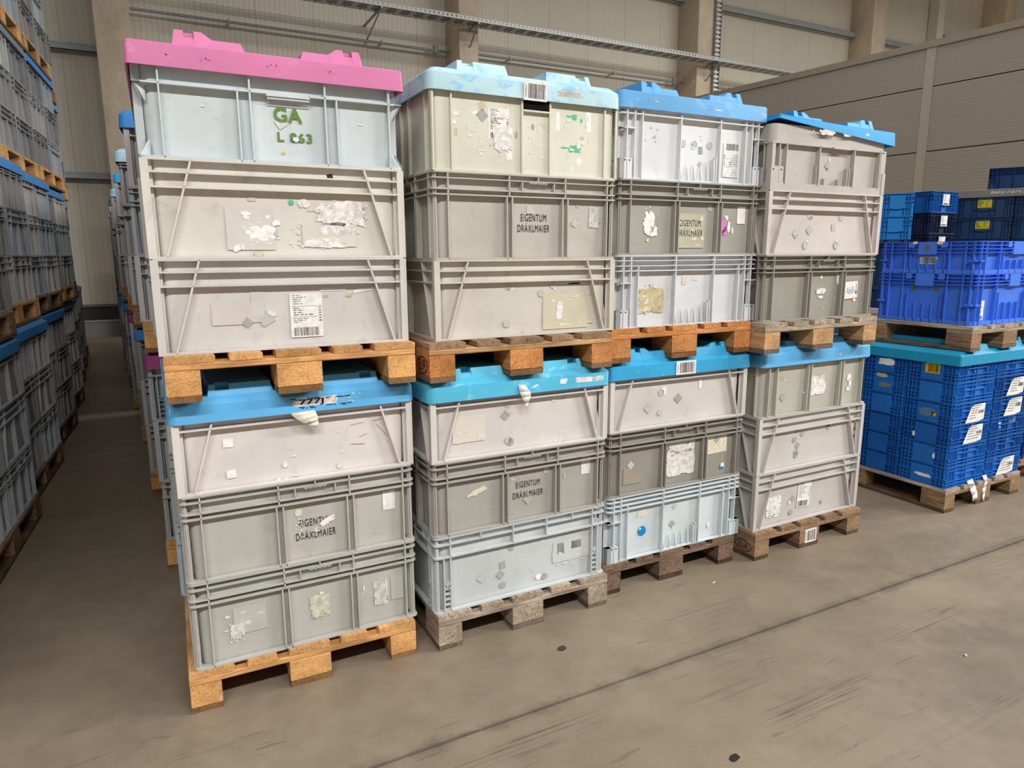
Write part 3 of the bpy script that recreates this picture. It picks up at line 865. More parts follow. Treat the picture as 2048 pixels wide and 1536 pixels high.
# cable tray in front of the columns
tr = bpy.data.objects.new('cable_tray', None); COL.objects.link(tr); tag(tr, 'long perforated steel cable tray hung along the back wall', 'cable tray')
def tray_mat():
    t = NT('perforated_steel'); t.out(lin((176, 176, 174)), .45, .5); t.b.inputs['Metallic'].default_value = .3; return t.m
TM = tray_mat()
X0, X1 = 1.0, 24.0
for nm, y in (('near_side_rail', 12.10), ('far_side_rail', 12.50)):
    mb = MB(); x = X0
    mb.box(X0, X1, y-.002, y+.002, 6.45, 6.475); mb.box(X0, X1, y-.002, y+.002, 6.515, 6.54); mb.box(X0, X1, y-.012, y+.004, 6.536, 6.542)
    while x < X1:
        mb.box(x, x+.06, y-.002, y+.002, 6.475, 6.515); x += .10
    add(nm, mb.mesh('rail', TM, False), tr)
mb = MB(); x = X0
for y in (12.1, 12.17, 12.24, 12.32, 12.39, 12.46): mb.box(X0, X1, y, y+.035, 6.448, 6.452)
while x < X1:
    mb.box(x, x+.10, 12.1, 12.5, 6.447, 6.453); mb.box(x+.19, x+.22, 12.1, 12.5, 6.448, 6.452); x += .30
add('tray_floor', mb.mesh('floor', TM, False), tr)
mb = MB()
for y in (12.16, 12.21, 12.27, 12.33, 12.40): mb.tube((X0, y, 6.472), (X1, y, 6.472), .018, 6)
add('cable', mb.mesh('cable', flat('black_cable', (30, 30, 30), .6)), tr)
for bx in (4.55, 6.7, 13.6, 20.5):
    mb = MB(); yb = 13.4 if bx < 5 else 12.6
    mb.box(bx-.02, bx+.02, 12.08, yb, 6.41, 6.447)
    mb.hexa([(bx-.015, yb-.03, 6.06), (bx+.015, yb-.03, 6.06), (bx+.015, yb, 6.06), (bx-.015, yb, 6.06), (bx-.015, 12.12, 6.41), (bx+.015, 12.12, 6.41), (bx+.015, 12.17, 6.41), (bx-.015, 12.17, 6.41)])
    add('bracket', mb.mesh('bracket', STEEL, False), tr)
# vertical cable riser
rs = bpy.data.objects.new('cable_riser', None); COL.objects.link(rs); tag(rs, 'bright upright cable ladder running up a concrete column behind the crates', 'cable ladder')
BR = flat('bright_zinc', (205, 208, 208), .35, .6, .4)
for x in (13.80, 13.99):
    mb = MB(); mb.box(x-.006, x+.006, 12.50, 12.585, 1.0, 12.5); add('side_rail', mb.mesh('rail', STEEL, False), rs)
mb = MB(); z = 1.0
while z < 12.4:
    mb.box(13.806, 13.984, 12.52, 12.56, z, z+.055); z += .11
add('rungs', mb.mesh('rungs', BR, False), rs)

# partition of horizontal panels
PA = math.atan(.13)
PO = (11.80, 5.25)
def part_mat():
    t = NT('lined_partition_panel'); mp = t.coords((1, 1, 1), False)
    sp = t.n('ShaderNodeSeparateXYZ'); t.l(mp, 0, sp, 0)
    mu = t.n('ShaderNodeMath', operation='MULTIPLY'); mu.inputs[1].default_value = 2*pi/0.05; t.l(sp, 'Z', mu, 0)
    si = t.n('ShaderNodeMath', operation='SINE'); t.l(mu, 0, si, 0)
    r = t.ramp(si, 0, 0.0, (.96, .96, .96, 1), .3, (1, 1, 1, 1))
    t.out(t.mix(1.0, lin((168, 159, 146)), (r, 0), 'MULTIPLY'), .6, .25); t.bump(si, 0, .12, .004); return t.m
PM_ = part_mat()
mb = MB(); zz = [0, 1.1, 2.14, 3.21, 4.25, 4.88]
for a, b in ((-9.0, -.06), (.06, 9.0)):
    for i in range(5): mb.box(0, .10, a, b, zz[i]+.009, zz[i+1]-.009, 0)
mb.box(.02, .09, -9.0, 9.0, 0, 4.86, 1)
struct('wall_right', mb.mesh('wall_right', [PM_, flat('panel_gap', (74, 68, 62), .9)], False), (PO[0], PO[1], 0), (0, 0, PA))
mb = MB(); mb.box(-.012, .02, -.075, .075, 0, 4.87); mb.box(-.016, -.010, -.078, -.055, 0, 4.87)
struct('trim_11', mb.mesh('strip', flat('joint_strip', (186, 178, 161)), False), (PO[0], PO[1], 0), (0, 0, PA))
mb = MB(); mb.box(-.03, .15, -9.0, 9.0, 4.87, 4.98)
struct('trim_12', mb.mesh('cap', flat('cap_strip', (160, 150, 134)), False), (PO[0], PO[1], 0), (0, 0, PA))
# ------------------------------------------------------------------ the four front columns of crates
BLUE = worn((98, 182, 236), (140, 204, 240), (62, 84, 96), .22, .12)
BLUE2 = worn((52, 164, 214), (120, 198, 222), (84, 96, 98), .40, .25)
CYAN = worn((84, 184, 220), (142, 216, 230), (96, 100, 96), .45, .3)
WORNB = worn((184, 218, 226), (130, 192, 232), (96, 110, 116), .55, .45)
SCUFB = worn((98, 168, 222), (146, 196, 226), (64, 76, 84), .45, .5)
BRTB = worn((34, 156, 220), (80, 182, 228), (70, 80, 84), .2, .1)
PINK = worn((210, 120, 166), (222, 150, 184), (112, 72, 94), .35, .40)
PLUM = worn((150, 70, 120), (178, 110, 150), (60, 40, 52), .4, .3)
WHITE = paper((244, 242, 238)); WTORN = paper((240, 236, 230), 1); CREAM = paper((226, 218, 196)); GLUE = flat('old_glue', (206, 200, 176), .45, .4)
PGLUE = flat('pale_glue', (222, 217, 206), .5, .3); GGLUE = flat('grey_glue', (196, 194, 188), .5, .3); BEIGE = paper((206, 192, 152), 1)
GREEN = paper((96, 196, 158)); FOIL = flat('clear_film', (228, 227, 220), .22, .6)

# pallets -----------------------------------------------------------
pallet('orange', -.022, -.011, 0, -.014, 'orange wooden pallet on the floor under the lower crates below the pink-lidded column', chip=True)
pallet('grey', .862, -.052, 0, .002, 'weathered grey pallet with new pale repair boards on the floor, second column', topkind='grey')
pallet('dark', 1.681, .012, 0, .001, 'dark brown pallet on the floor under the light blue-grey crate, third column')
P4 = pallet('brown', 2.569, -.046, 0, 0, 'brown pallet on the floor with a barcode on its middle block')
pallet('orange', -.003, -.062, 1.0893, 0, 'bright orange chipboard-block pallet on the blue lid numbered 777', chip=True)
P2U = pallet('tan', .85, -.063, 1.0772, 0, 'pallet with orange and dark brown blocks on the turquoise lid', blockkind='rust', topkind='brown')
pallet('rust', 1.69, -.004, 1.0768, 0, 'reddish orange pallet on the blue lid with a barcode label')
pallet('grey', 2.497, -.090, 1.0705, 0, 'mossy grey pallet under the dark grey crate with the handwritten sign', blockkind='tan')
stick(P4, 'barcode_label', me_barcode(.085, .075, 5), .41, .06, -.0005)
m = me_text('EUR', .07, .04, INK, (), .0); o = add('eur_mark', m, P2U, (-.0012, .075, .06), (0, 0, -pi/2))
def oval(w, h, mat, t=.004):
    mb = MB(); n = 28
    for i in range(n):
        a, b = 2*pi*i/n, 2*pi*(i+1)/n
        flatpoly([(w/2*cos(a), h/2*sin(a)), (w/2*cos(b), h/2*sin(b)), ((w/2-t)*cos(b), (h/2-t)*sin(b)), ((w/2-t)*cos(a), (h/2-t)*sin(a))], 0, mb)
    return mb.mesh('oval', mat, False)
add('burnt_oval', oval(.11, .066, INK), P2U, (-.0008, .075, .06), (0, 0, -pi/2))
BURN = flat('burnt_mark', (66, 46, 32), .9, .1)
add('eur_mark', me_text('EUR', .062, .03, BURN), P4, (-.0012, .075, .06), (0, 0, -pi/2)); add('burnt_oval', oval(.11, .06, BURN), P4, (-.0008, .075, .06), (0, 0, -pi/2))

def col(x, y, a, zs, top, specs):
    out = []
    for i, (kind, c, label) in enumerate(specs):
        h = (zs[i+1] if i+1 < len(zs) else top)-zs[i]
        out.append(crate(kind, c, h, x, y, zs[i], a, label, None, .6, .80))
    return out
def rears(x, y, a, zs, top, kinds, cols, offs, names):
    for i, k in enumerate(kinds):
        h = (zs[i+1] if i+1 < len(zs) else top)-zs[i]
        crate(k, cols[i], h-.001, x+offs[i]-sin(a)*.604+.0025, y+.604, zs[i], a, 'grey crate on the pallet rear behind the '+names[i])
# column under the pink lid
a1 = col(0, 0, .0041, [.144, .4594, .7649], 1.0665, [
    ('panel', (184, 183, 176), 'grey ribbed crate with three worn label patches on the orange floor pallet'),
    ('panel', (186, 183, 177), 'grey ribbed crate with stencilled owner lettering half covered by torn paper'),
    ('diag', (218, 211, 208), 'pale pinkish grey crate with two small white squares under the blue lid numbered 777')])
b1 = col(-.0129, -.0225, -.0034, [1.2333, 1.5276, 1.8223], 2.128, [
    ('diag', (206, 202, 198), 'grey crate with slanted ribs and a large white shipping label'),
    ('diag', (214, 209, 201), 'light grey crate covered in large torn white paper remnants'),
    ('smooth', (201, 209, 212), 'light blue-grey crate with green stencilled lettering under the pink lid')])
L1 = lid(BLUE, -.010, -.010, 1.009, .0041, 'bright blue pallet lid with a torn label numbered 777')
U1 = lid(PINK, -.024, -.033, 2.074, -.0034, 'pink pallet lid on the tallest column of crates', r=.012, prof='A', flatdeck=True)
# second column
a2 = col(.8584, -.0345, .0058, [.144, .4611, .7608], 1.058, [
    ('ladder', (198, 202, 203), 'light blue-grey crate with silver squares on the weathered grey pallet'),
    ('panel', (172, 168, 162), 'dark grey crate with owner lettering and a torn cream strip'),
    ('diag', (214, 207, 204), 'pale grey crate with a faint square glue patch under the turquoise lid')])
b2 = col(.8974, -.0076, .0039, [1.2212, 1.5175, 1.8315], 2.150, [
    ('diag', (206, 200, 190), 'grey crate with slanted ribs and a taped beige square holding a white scrap'),
    ('panel', (189, 185, 176), 'dark grey crate with clean black owner lettering under the olive crate'),
    ('olive', (215, 213, 198), 'old olive grey crate with green and white label remnants')])
L2 = lid(CYAN, .846, -.045, .997, .0058, 'turquoise pallet lid with a scrap of plastic film hanging down')
U2 = lid(WORNB, .885, -.018, 2.100, .0039, 'pale worn light blue lid with a barcode on the olive crate')
# third column
a3 = col(1.7071, .0192, -.0077, [.144, .4576, .7594], 1.058, [
    ('cells', (206, 214, 217), 'light blue crate with a round bright blue sticker on the dark pallet'),
    ('panel', (152, 148, 140), 'dark grey crate with a large torn paper and a cream square'),
    ('diag', (208, 203, 200), 'mauve grey crate with two dark diamond stickers under a blue lid')])
b3 = col(1.7253, .0182, -.0067, [1.2208, 1.5309, 1.8422], 2.165, [
    ('cells', (212, 214, 217), 'light blue-grey crate with a square beige glue patch on the reddish pallet'),
    ('panel', (168, 165, 157), 'dark grey crate with a pink sticker beside owner lettering'),
    ('cells', (224, 226, 229), 'light blue-grey crate with an upside-down white label under the scuffed lid')])
L3 = lid(BLUE2, 1.697, .009, .997, -.0077, 'blue pallet lid with a white barcode on its front edge', r=.014, prof='A')
U3 = lid(SCUFB, 1.715, .008, 2.118, -.0067, 'scuffed blue pallet lid between the pale lid and the bent lid', r=.02, prof='A', flatdeck=True)
# fourth column
a4 = col(2.5766, -.0198, .0087, [.144, .4415, .7321], 1.0505, [
    ('diag', (194, 189, 185), 'grey crate with a torn paper and a white label on the floor pallet with barcode'),
    ('diag', (199, 194, 190), 'grey crate with a chain of seven round and diamond stickers'),
    ('plain3', (182, 180, 168), 'olive grey three-panel crate with torn white paper under a clean blue lid')])
b4 = col(2.530, -.0326, -.006, [1.2145, 1.5271, 1.8218], 2.115, [
    ('panel', (156, 153, 143), 'dark greenish grey crate with a handwritten sign in a red frame'),
    ('diag', (204, 196, 191), 'pale mauve grey crate with curling round stickers under the smooth grey crate'),
    ('fin', (188, 182, 176), 'smooth dark grey crate with a broad rim under the bent blue lid')])
L4 = lid(BLUE, 2.564, -.030, .9905, .0087, 'clean blue pallet lid under the mossy grey pallet')
U4 = lid(BRTB, 2.548, -.048, 2.060, -.006, 'bent bright blue lid with one lifted corner', curl=True, r=.012, prof='A', flatdeck=True)

G1, G2, G3 = (176, 176, 174), (196, 192, 188), (160, 158, 154)
rears(0, 0, .0041, [.144, .4594, .7649], 1.0665, ('ladder', 'panel', 'diag'), ((184, 198, 208), G1, G2), (-.022, -.018, -.012), ('crate with three worn label patches', 'crate with torn paper over its lettering', 'crate with two white squares'))
rears(-.0129, -.0225, -.0034, [1.2333, 1.5276, 1.8223], 2.128, ('panel', 'diag', 'panel'), (G1, G2, G3), (-.016, -.018, -.010), ('large white shipping label', 'torn white paper remnants', 'green stencilled lettering'))
rears(.8584, -.0345, .0058, [.144, .4611, .7608], 1.058, ('panel', 'panel', 'diag'), (G3, G1, G2), (0, 0, 0), ('crate with silver squares', 'torn cream strip', 'faint square glue patch'))
rears(.8974, -.0076, .0039, [1.2212, 1.5175, 1.8315], 2.150, ('diag', 'panel', 'diag'), (G3, G3, G2), (0, 0, 0), ('taped beige square', 'clean black owner lettering', 'old olive grey crate'))
rears(1.7071, .0192, -.0077, [.144, .4576, .7594], 1.058, ('panel', 'panel', 'diag'), (G3, G1, G2), (0, 0, 0), ('round bright blue sticker', 'large torn paper and cream square', 'two dark diamond stickers'))
rears(1.7253, .0182, -.0067, [1.2208, 1.5309, 1.8422], 2.165, ('diag', 'panel', 'diag'), (G3, G3, G2), (0, 0, 0), ('square beige glue patch', 'pink sticker', 'upside-down white label'))
rears(2.5766, -.0198, .0087, [.144, .4415, .7321], 1.0505, ('panel', 'panel', 'diag'), (G3, G1, G2), (0, 0, 0), ('torn paper beside a white label', 'chain of seven stickers', 'olive grey three-panel crate'))
rears(2.530, -.0326, -.006, [1.2145, 1.5271, 1.8218], 2.115, ('diag', 'panel', 'diag'), (G3, G3, G2), (0, 0, 0), ('handwritten sign', 'curling round stickers', 'broad rim under the bent lid'))

# --- writing and labels on them
def owner(p, x, z1, z2, w1, w2, h):
    stick(p, 'stencil_text', me_text('EIGENTUM', w1, h, INK, (), .0, 0, 1.18), x, z1, T-.0006)
    stick(p, 'stencil_text', me_text('DRÄXLMAIER', w2, h*1.22, INK, (), .0, 0, 1.18), x, z2+h*.11, T-.0006)
F = T+.0002
def dots(p, lst, r=.017, mat=None):
    for x, z in lst: stick(p, 'round_sticker', me_dot(r, mat or SILVER), x, z, F)
def dias(p, lst, s=.026, mat=None):
    for x, z in lst: stick(p, 'diamond_sticker', me_rect(s, s, mat or flat('grey_sticker', (168, 168, 166), .4, .4), pi/4), x, z, F)
def torn(p, x, z, w, h, seed, mat=None, jag=.5, bits=6, sq=.6, d=None): stick(p, 'torn_label', me_torn(w, h, seed, mat or WTORN, jag, bits, sq), x, z, F if d is None else d)
def shreds(p, x, z, w, h, seed, mat=None, n=14): stick(p, 'paper_shreds', me_shreds(w, h, seed, mat or WHITE, n), x, z, F-.0006)['kind'] = 'stuff'
def patch(p, x, z, w, h, mat=None, rot=0.0, nm='glue_patch'): stick(p, nm, me_rect(w, h, mat or GLUE, rot), x, z, F+.0003)
def white(p, x, z, w, h, rot=0.0, mat=None): stick(p, 'paper_sticker', me_rect(w, h, mat or WHITE, rot), x, z, F)

# column one, lower
torn(a1[0], .145, .105, .062, .085, 11, paper((226, 224, 218), 1), .55, 8); shreds(a1[0], .17, .155, .13, .09, 12, paper((224, 224, 218)), 5)
patch(a1[0], .19, .14, .11, .10, flat('faint_glue', (188, 188, 180), .5)); 
torn(a1[0], .43, .125, .085, .10, 13, paper((212, 212, 192), 1), .35, 6, .9); torn(a1[0], .44, .172, .02, .022, 14)
torn(a1[0], .66, .12, .062, .115, 15, paper((218, 216, 210), 1), .3, 4, .9); patch(a1[0], .725, .13, .05, .10, flat('worn_patch', (192, 191, 184), .5)); torn(a1[0], .595, .155, .006, .022, 16, WHITE, .2, 0)
owner(a1[1], .432, .140, .092, .115, .141, .027)
shreds(a1[1], .375, .125, .03, .07, 17, WHITE, 8); stick(a1[1], 'torn_label', me_torn(.085, .028, 18, WHITE, .6, 4, .3), .475, .135, F-.0012, -.45); shreds(a1[1], .42, .104, .09, .03, 19, WHITE, 7)
white(a1[1], .705, .172, .047, .075); shreds(a1[1], .43, .178, .03, .012, 20, CREAM, 4)
dots(a1[1], [(.375, .182)], .013, CREAM)
white(a1[2], .165, .160, .032, .030, -.06); white(a1[2], .168, .052, .030, .028, .06)
shreds(a1[2], .54, .165, .02, .03, 21, WHITE, 4); shreds(a1[2], .54, .095, .02, .05, 22, WHITE, 6); shreds(a1[2], .335, .045, .09, .09, 23, WHITE, 5); dots(a1[2], [(.53, .028)], .011, PGLUE)
RED = flat('faded_red_marker', (206, 168, 164), .6)
for px, pz, w, r in ((.60, .175, .05, .12), (.68, .182, .05, .15), (.62, .13, .03, .3), (.69, .14, .06, -.9), (.60, .10, .05, -.1)): stick(a1[2], 'marker_scrawl', me_rect(w, .0022, RED), px, pz, F, -r)
# column one, upper
stick(b1[0], 'shipping_label', me_shiplabel(.106, .147, 31), .453, .107, F-.0002)
white(b1[0], .325, .098, .042, .034, .5, SILVER); stick(b1[0], 'curled_tape', me_torn(.04, .02, 32, FOIL, .4, 0, .2), .34, .118, F-.001, .5)
patch(b1[0], .22, .12, .12, .07, flat('faint_rose_glue', (206, 198, 193), .5)); patch(b1[0], .30, .14, .04, .10, flat('faint_tape', (203, 200, 196), .35)); dias(b1[0], [(.265, .09)], .026)
patch(b1[0], .545, .19, .09, .012, FOIL); patch(b1[0], .65, .185, .075, .012, FOIL, .15); torn(b1[0], .52, .168, .018, .01, 33, BEIGE, .3, 0); torn(b1[0], .60, .168, .024, .013, 34, BEIGE, .3, 0)
patch(b1[1], .295, .095, .145, .135, flat('faint_label_outline', (210, 206, 199), .5))
torn(b1[1], .585, .145, .20, .10, 41, WTORN, .45, 8, .7); torn(b1[1], .56, .095, .12, .055, 42, WTORN, .55, 7); torn(b1[1], .53, .05, .17, .038, 43, WTORN, .4, 5)
patch(b1[1], .545, .075, .18, .075, flat('label_backing', (214, 209, 198), .6)); shreds(b1[1], .645, .12, .10, .10, 44, WTORN, 8)
torn(b1[1], .33, .08, .11, .06, 45, WHITE, .6, 9); shreds(b1[1], .30, .10, .15, .14, 46, WHITE, 9); shreds(b1[1], .32, .045, .16, .03, 47, WHITE, 6); shreds(b1[1], .44, .075, .05, .08, 48, WTORN, 10)
torn(b1[1], .465, .175, .055, .034, 49, WTORN, .5, 2, .3); torn(b1[1], .425, .178, .02, .02, 50, GREEN, .3, 0, .2); torn(b1[1], .305, .185, .03, .015, 51, GLUE, .4, 2); torn(b1[1], .315, .015, .032, .016, 52, GLUE, .3, 0)
white(b1[1], .555, .262, .019, .019, .2, flat('black_tape', (40, 40, 40), .5)); white(b1[1], .37, .085, .012, .03, .2, SILVER)
stick(b1[2], 'stencil_text', me_text('GA', .088, .046, GREENINK, (('x', .27, .02), ('y', .52, .03)), .03, 0, 1.08), .432, .152, T-.0022)
stick(b1[2], 'stencil_text', me_text('L 863', .108, .030, GREENINK, (('y', .5, .05),), .03, 0, 1.12), .450, .085, F)
white(b1[2], .412, .128, .036, .030, .6, paper((214, 214, 212))); torn(b1[2], .452, .079, .024, .018, 53, paper((222, 226, 227)), .4, 0, .2, T-.0030); dots(b1[2], [(.412, .036)], .0045, paper((224, 190, 60)))
white(b1[2], .185, .158, .012, .003, .1); white(b1[2], .665, .140, .016, .003)
# lids of column one
def rim(p, name, me, x, z, rot=0.0): return stick(p, name, me, x, z, .0016, rot)
patch_ = lambda p, x, z, w, h, mat: rim(p, 'worn_label', me_rect(w, h, mat), x, z)
lbl = rim(L1, 'number_label', me_torn(.165, .044, 61, WTORN, .25, 8, .95), .46, .030)
rim(L1, 'number_label', me_text('777J', .082, .024, INK, (), .02), .448, .033).location.y = .0004
shr = MB(); rng = random.Random(62)
for q in range(26): flatpoly(rectpts(rng.uniform(.006, .02), .0022, 0, rng.uniform(-.10, .10), rng.choice((-.016, -.012, .014, .018))), 0, shr)
rim(L1, 'small_print', shr.mesh('print', INK, False), .48, .030).location.y = .0002
rim(L1, 'paper_shreds', me_shreds(.07, .038, 63, WTORN, 16), .585, .032)['kind'] = 'stuff'
def hang(p, name, pts, mat, loc):
    """a limp scrap: strip of cross sections (left, right) going down"""
    mb = MB(); lo = []
    for i in range(len(pts)-1):
        a, b = pts[i], pts[i+1]
        mb.poly([a[0], a[1], b[1], b[0]])
    me = mb.mesh('scrap', mat, True, 0, False)
    o = add(name, me, p, loc); md = o.modifiers.new('sheet', 'SOLIDIFY'); md.thickness = .0008
    return o
hang(L1, 'hanging_paper', [((-.055, -.001, .002), (.025, -.001, .004)), ((-.045, -.010, -.012), (.030, -.004, -.004)), ((-.022, -.016, -.030), (.034, -.008, -.018)), ((.000, -.010, -.042), (.036, -.003, -.036)), ((.028, -.004, -.056), (.036, -.002, -.054))], paper((236, 233, 214)), (.43, 0, 0))
for q, (px, w) in enumerate(((.12, .03), (.21, .05), (.40, .03), (.58, .02))): rim(U1, 'scuff_mark', me_shreds(w, .022, 70+q, flat('dark_scuff', (96, 56, 80), .7), 7), px, .03)
# column two, lower
m = a2[0]
dias(m, [(.21, .10)], .032, SILVER); dias(m, [(.295, .096)], .03); white(m, .305, .137, .026, .030, .1, flat('grey_sticker', (168, 168, 166), .4, .4)); dots(m, [(.305, .048), (.345, .205)], .0145, flat('grey_sticker', (168, 168, 166), .4, .4))
torn(m, .475, .045, .034, .03, 81, WHITE, .3, 0, 0); dots(m, [(.505, .040)], .0145, flat('grey_sticker', (168, 168, 166), .4, .4)); torn(m, .40, .215, .025, .012, 82, CREAM, .3, 1)
stick(m, 'clear_film', me_torn(.20, .10, 83, flat('film_over_plastic', (206, 210, 210), .25, .5), .12, 0, .9), .64, .135, F+.0003); patch(m, .585, .15, .035, .05, flat('pale_green_glue', (208, 214, 192), .5)); patch(m, .665, .155, .05, .035, flat('pale_green_glue', (208, 214, 192), .5)); shreds(m, .64, .105, .15, .06, 84, FOIL, 8); white(m, .49, .205, .008, .006)
m = a2[1]
owner(m, .425, .152, .108, .112, .142, .026)
white(m, .707, .190, .046, .082, -.03, paper((232, 232, 231))); stick(m, 'torn_label', me_torn(.115, .028, 85, CREAM, .5, 2, .3), .195, .155, F-.001, -.3); dots(m, [(.51, .195), (.335, .215)], .014, SILVER); torn(m, .355, .18, .03, .014, 86, SILVER, .5, 1, 0); shreds(m, .425, .165, .03, .03, 87, SILVER, 4); dias(m, [(.425, .085)], .034, flat('faded_sticker', (180, 176, 170), .4)); shreds(m, .255, .082, .04, .012, 88, WHITE, 4); torn(m, .60, .155, .012, .03, 89, SILVER, .5, 0, 0)
m = a2[2]
dots(m, [(.335, .195), (.335, .048)], .0155, SILVER); dias(m, [(.322, .150)], .030); dots(m, [(.345, .040)], .0155, flat('grey_sticker', (168, 168, 166), .4, .4)); torn(m, .525, .198, .028, .014, 90, WHITE, .3, 0); dots(m, [(.545, .197)], .0145, flat('pale_dot', (222, 216, 212), .5)); patch(m, .165, .115, .14, .105, flat('faint_beige_glue', (218, 211, 198), .5)); shreds(m, .165, .09, .12, .08, 91, PGLUE, 8)
rim(L2, 'torn_label', me_torn(.045, .030, 92, WHITE, .6, 3), .585, .034); rim(L2, 'torn_label', me_torn(.11, .028, 93, WTORN, .5, 5), .685, .032); rim(L2, 'torn_label', me_torn(.06, .026, 94, WTORN, .35, 3), .755, .030); rim(L2, 'torn_label', me_torn(.055, .010, 95, WHITE, .4, 1), .445, .022, -.4)
hang(L2, 'hanging_film', [((-.030, -.002, .040), (.000, -.002, .036)), ((-.028, -.008, .012), (.022, -.004, .008)), ((-.018, -.010, -.012), (.024, -.006, -.010)), ((-.002, -.006, -.038), (.014, -.004, -.036)), ((.006, -.004, -.060), (.009, -.003, -.060))], flat('cloudy_film', (226, 224, 212), .3, .5), (.405, 0, 0))
# column two, upper
m = b2[0]
dots(m, [(.315, .195), (.46, .163), (.515, .195), (.305, .050)], .0155, SILVER); torn(m, .32, .187, .03, .02, 101, WHITE, .3, 0, 0); torn(m, .522, .187, .012, .03, 102, WHITE, .3, 0, 0)
patch(m, .575, .09, .215, .145, flat('taped_beige', (206, 200, 176), .3, .5)); stick(m, 'torn_label', me_torn(.034, .090, 103, paper((238, 236, 236)), .35, 1, .4), .545, .093, F-.0008, .1); shreds(m, .60, .135, .18, .05, 104, FOIL, 6); shreds(m, .62, .045, .18, .05, 105, flat('painted_tape_glint', (222, 218, 198), .25, .6), 7)  # last pale scraps are glints of the tape put in as colour
torn(m, .615, .198, .07, .008, 106, INK, .5, 2); patch(m, .58, .199, .20, .010, flat('tape_strip', (212, 206, 196), .25, .5))
m = b2[1]
owner(m, .425, .158, .118, .113, .142, .027); white(m, .705, .165, .048, .082, -.02, paper((220, 217, 213), 1)); patch(m, .41, .188, .032, .03, flat('pale_square', (202, 199, 193), .4)); dots(m, [(.625, .205)], .006, BEIGE); dots(m, [(.735, .148)], .007, BEIGE); dias(m, [(.615, .140)], .026, flat('clear_tape', (200, 196, 189), .25, .5)); torn(m, .60, .135, .008, .014, 111, BEIGE, .3, 0)
m = b2[2]; F = .0122
patch(m, .275, .155, .085, .05, CREAM); stick(m, 'shipping_label', me_shiplabel(.085, .11, 112, False, (240, 236, 228)), .272, .175, F-.0003); torn(m, .29, .128, .10, .11, 113, WTORN, .45, 8, .8, F-.0016); torn(m, .315, .066, .032, .045, 114, WHITE, .4, 3)
dots(m, [(.205, .232)], .017, paper((210, 200, 176))); dias(m, [(.205, .200)], .036, flat('grey_sticker', (176, 175, 172), .4, .4)); torn(m, .178, .205, .03, .018, 115, WHITE, .4, 2, 0)
PALE = flat('pale_scuff', (226, 227, 216), .6)
shreds(m, .15, .165, .12, .10, 116, PALE, 9); shreds(m, .20, .105, .04, .09, 117, PALE, 5); shreds(m, .25, .055, .14, .06, 118, PALE, 8); shreds(m, .425, .12, .07, .16, 119, PALE, 10); shreds(m, .62, .16, .12, .14, 120, PALE, 9)
torn(m, .10, .135, .016, .03, 121, BEIGE, .3, 0); torn(m, .345, .142, .016, .03, 122, BEIGE, .3, 0); torn(m, .415, .175, .014, .024, 123, flat('brown_stain', (160, 154, 140), .6), .4, 1)
torn(m, .525, .205, .020, .078, 124, WHITE, .3, 0); torn(m, .665, .212, .024, .080, 125, WHITE, .15, 0, .9); torn(m, .60, .225, .026, .026, 126, GREEN, .35, 2); torn(m, .575, .226, .03, .010, 127, GREEN, .5, 2); torn(m, .632, .215, .014, .022, 128, GREEN, .5, 0, 0)
torn(m, .605, .108, .068, .036, 129, GREEN, .45, 2, .7); torn(m, .56, .110, .05, .008, 130, GREEN, .4, 2); torn(m, .625, .065, .034, .032, 131, WHITE, .55, 2, 0); torn(m, .635, .150, .02, .014, 132, BEIGE, .3, 0); dots(m, [(.59, .033)], .010, PALE)
F = T+.0002
bl = rim(U2, 'barcode_label', me_barcode(.10, .066, 133), .425, .028, .0); bl.location.y = -.0035; bl.rotation_euler.x = .06
rim(U2, 'torn_label', me_torn(.13, .036, 134, paper((206, 196, 184), 1), .45, 6), .575, .028)
# column three, lower
m = a3[0]
torn(m, .205, .205, .07, .04, 141, CREAM, .45, 5); stick(m, 'round_sticker', me_dot(.024, paper((20, 138, 204))), .21, .118, F); dots(m, [(.40, .205)], .014, SILVER); dias(m, [(.39, .118)], .028); torn(m, .62, .07, .024, .034, 142, WHITE, .4, 0, 0); torn(m, .395, .10, .012, .02, 143, WHITE, .4, 0, 0)
torn(m, .198, .130, .018, .012, 144, plastic((206, 214, 217)), .3, 0, 0, F-.0012)
m = a3[1]
dias(m, [(.135, .135)], .030, SILVER); patch(m, .145, .085, .10, .08, flat('brown_stain_patch', (156, 148, 132), .6)); torn(m, .425, .135, .185, .205, 151, paper((232, 228, 222), 1), .28, 5, .97); shreds(m, .40, .175, .16, .08, 152, plastic((152, 148, 140)), 9)
patch(m, .645, .175, .135, .105, CREAM, .02, 'paper_sticker'); dias(m, [(.645, .190)], .030, flat('grey_sticker', (168, 168, 166), .4, .4)); torn(m, .69, .055, .03, .03, 153, WHITE, .5, 2); torn(m, .685, .042, .026, .012, 154, paper((20, 138, 204)), .3, 0)
m = a3[2]
torn(m, .31, .162, .035, .045, 161, WHITE, .4, 2); dots(m, [(.295, .155)], .016, SILVER); torn(m, .525, .175, .02, .05, 162, WHITE, .3, 1); dias(m, [(.225, .088)], .036, SILVER); dias(m, [(.395, .118)], .036, flat('grey_sticker', (168, 168, 166), .4, .4)); dots(m, [(.29, .06)], .013, flat('faint_dot', (200, 194, 192), .5))
b = rim(L3, 'barcode_label', me_barcode(.115, .062, 163), .415, .030); b.location.y = -.002
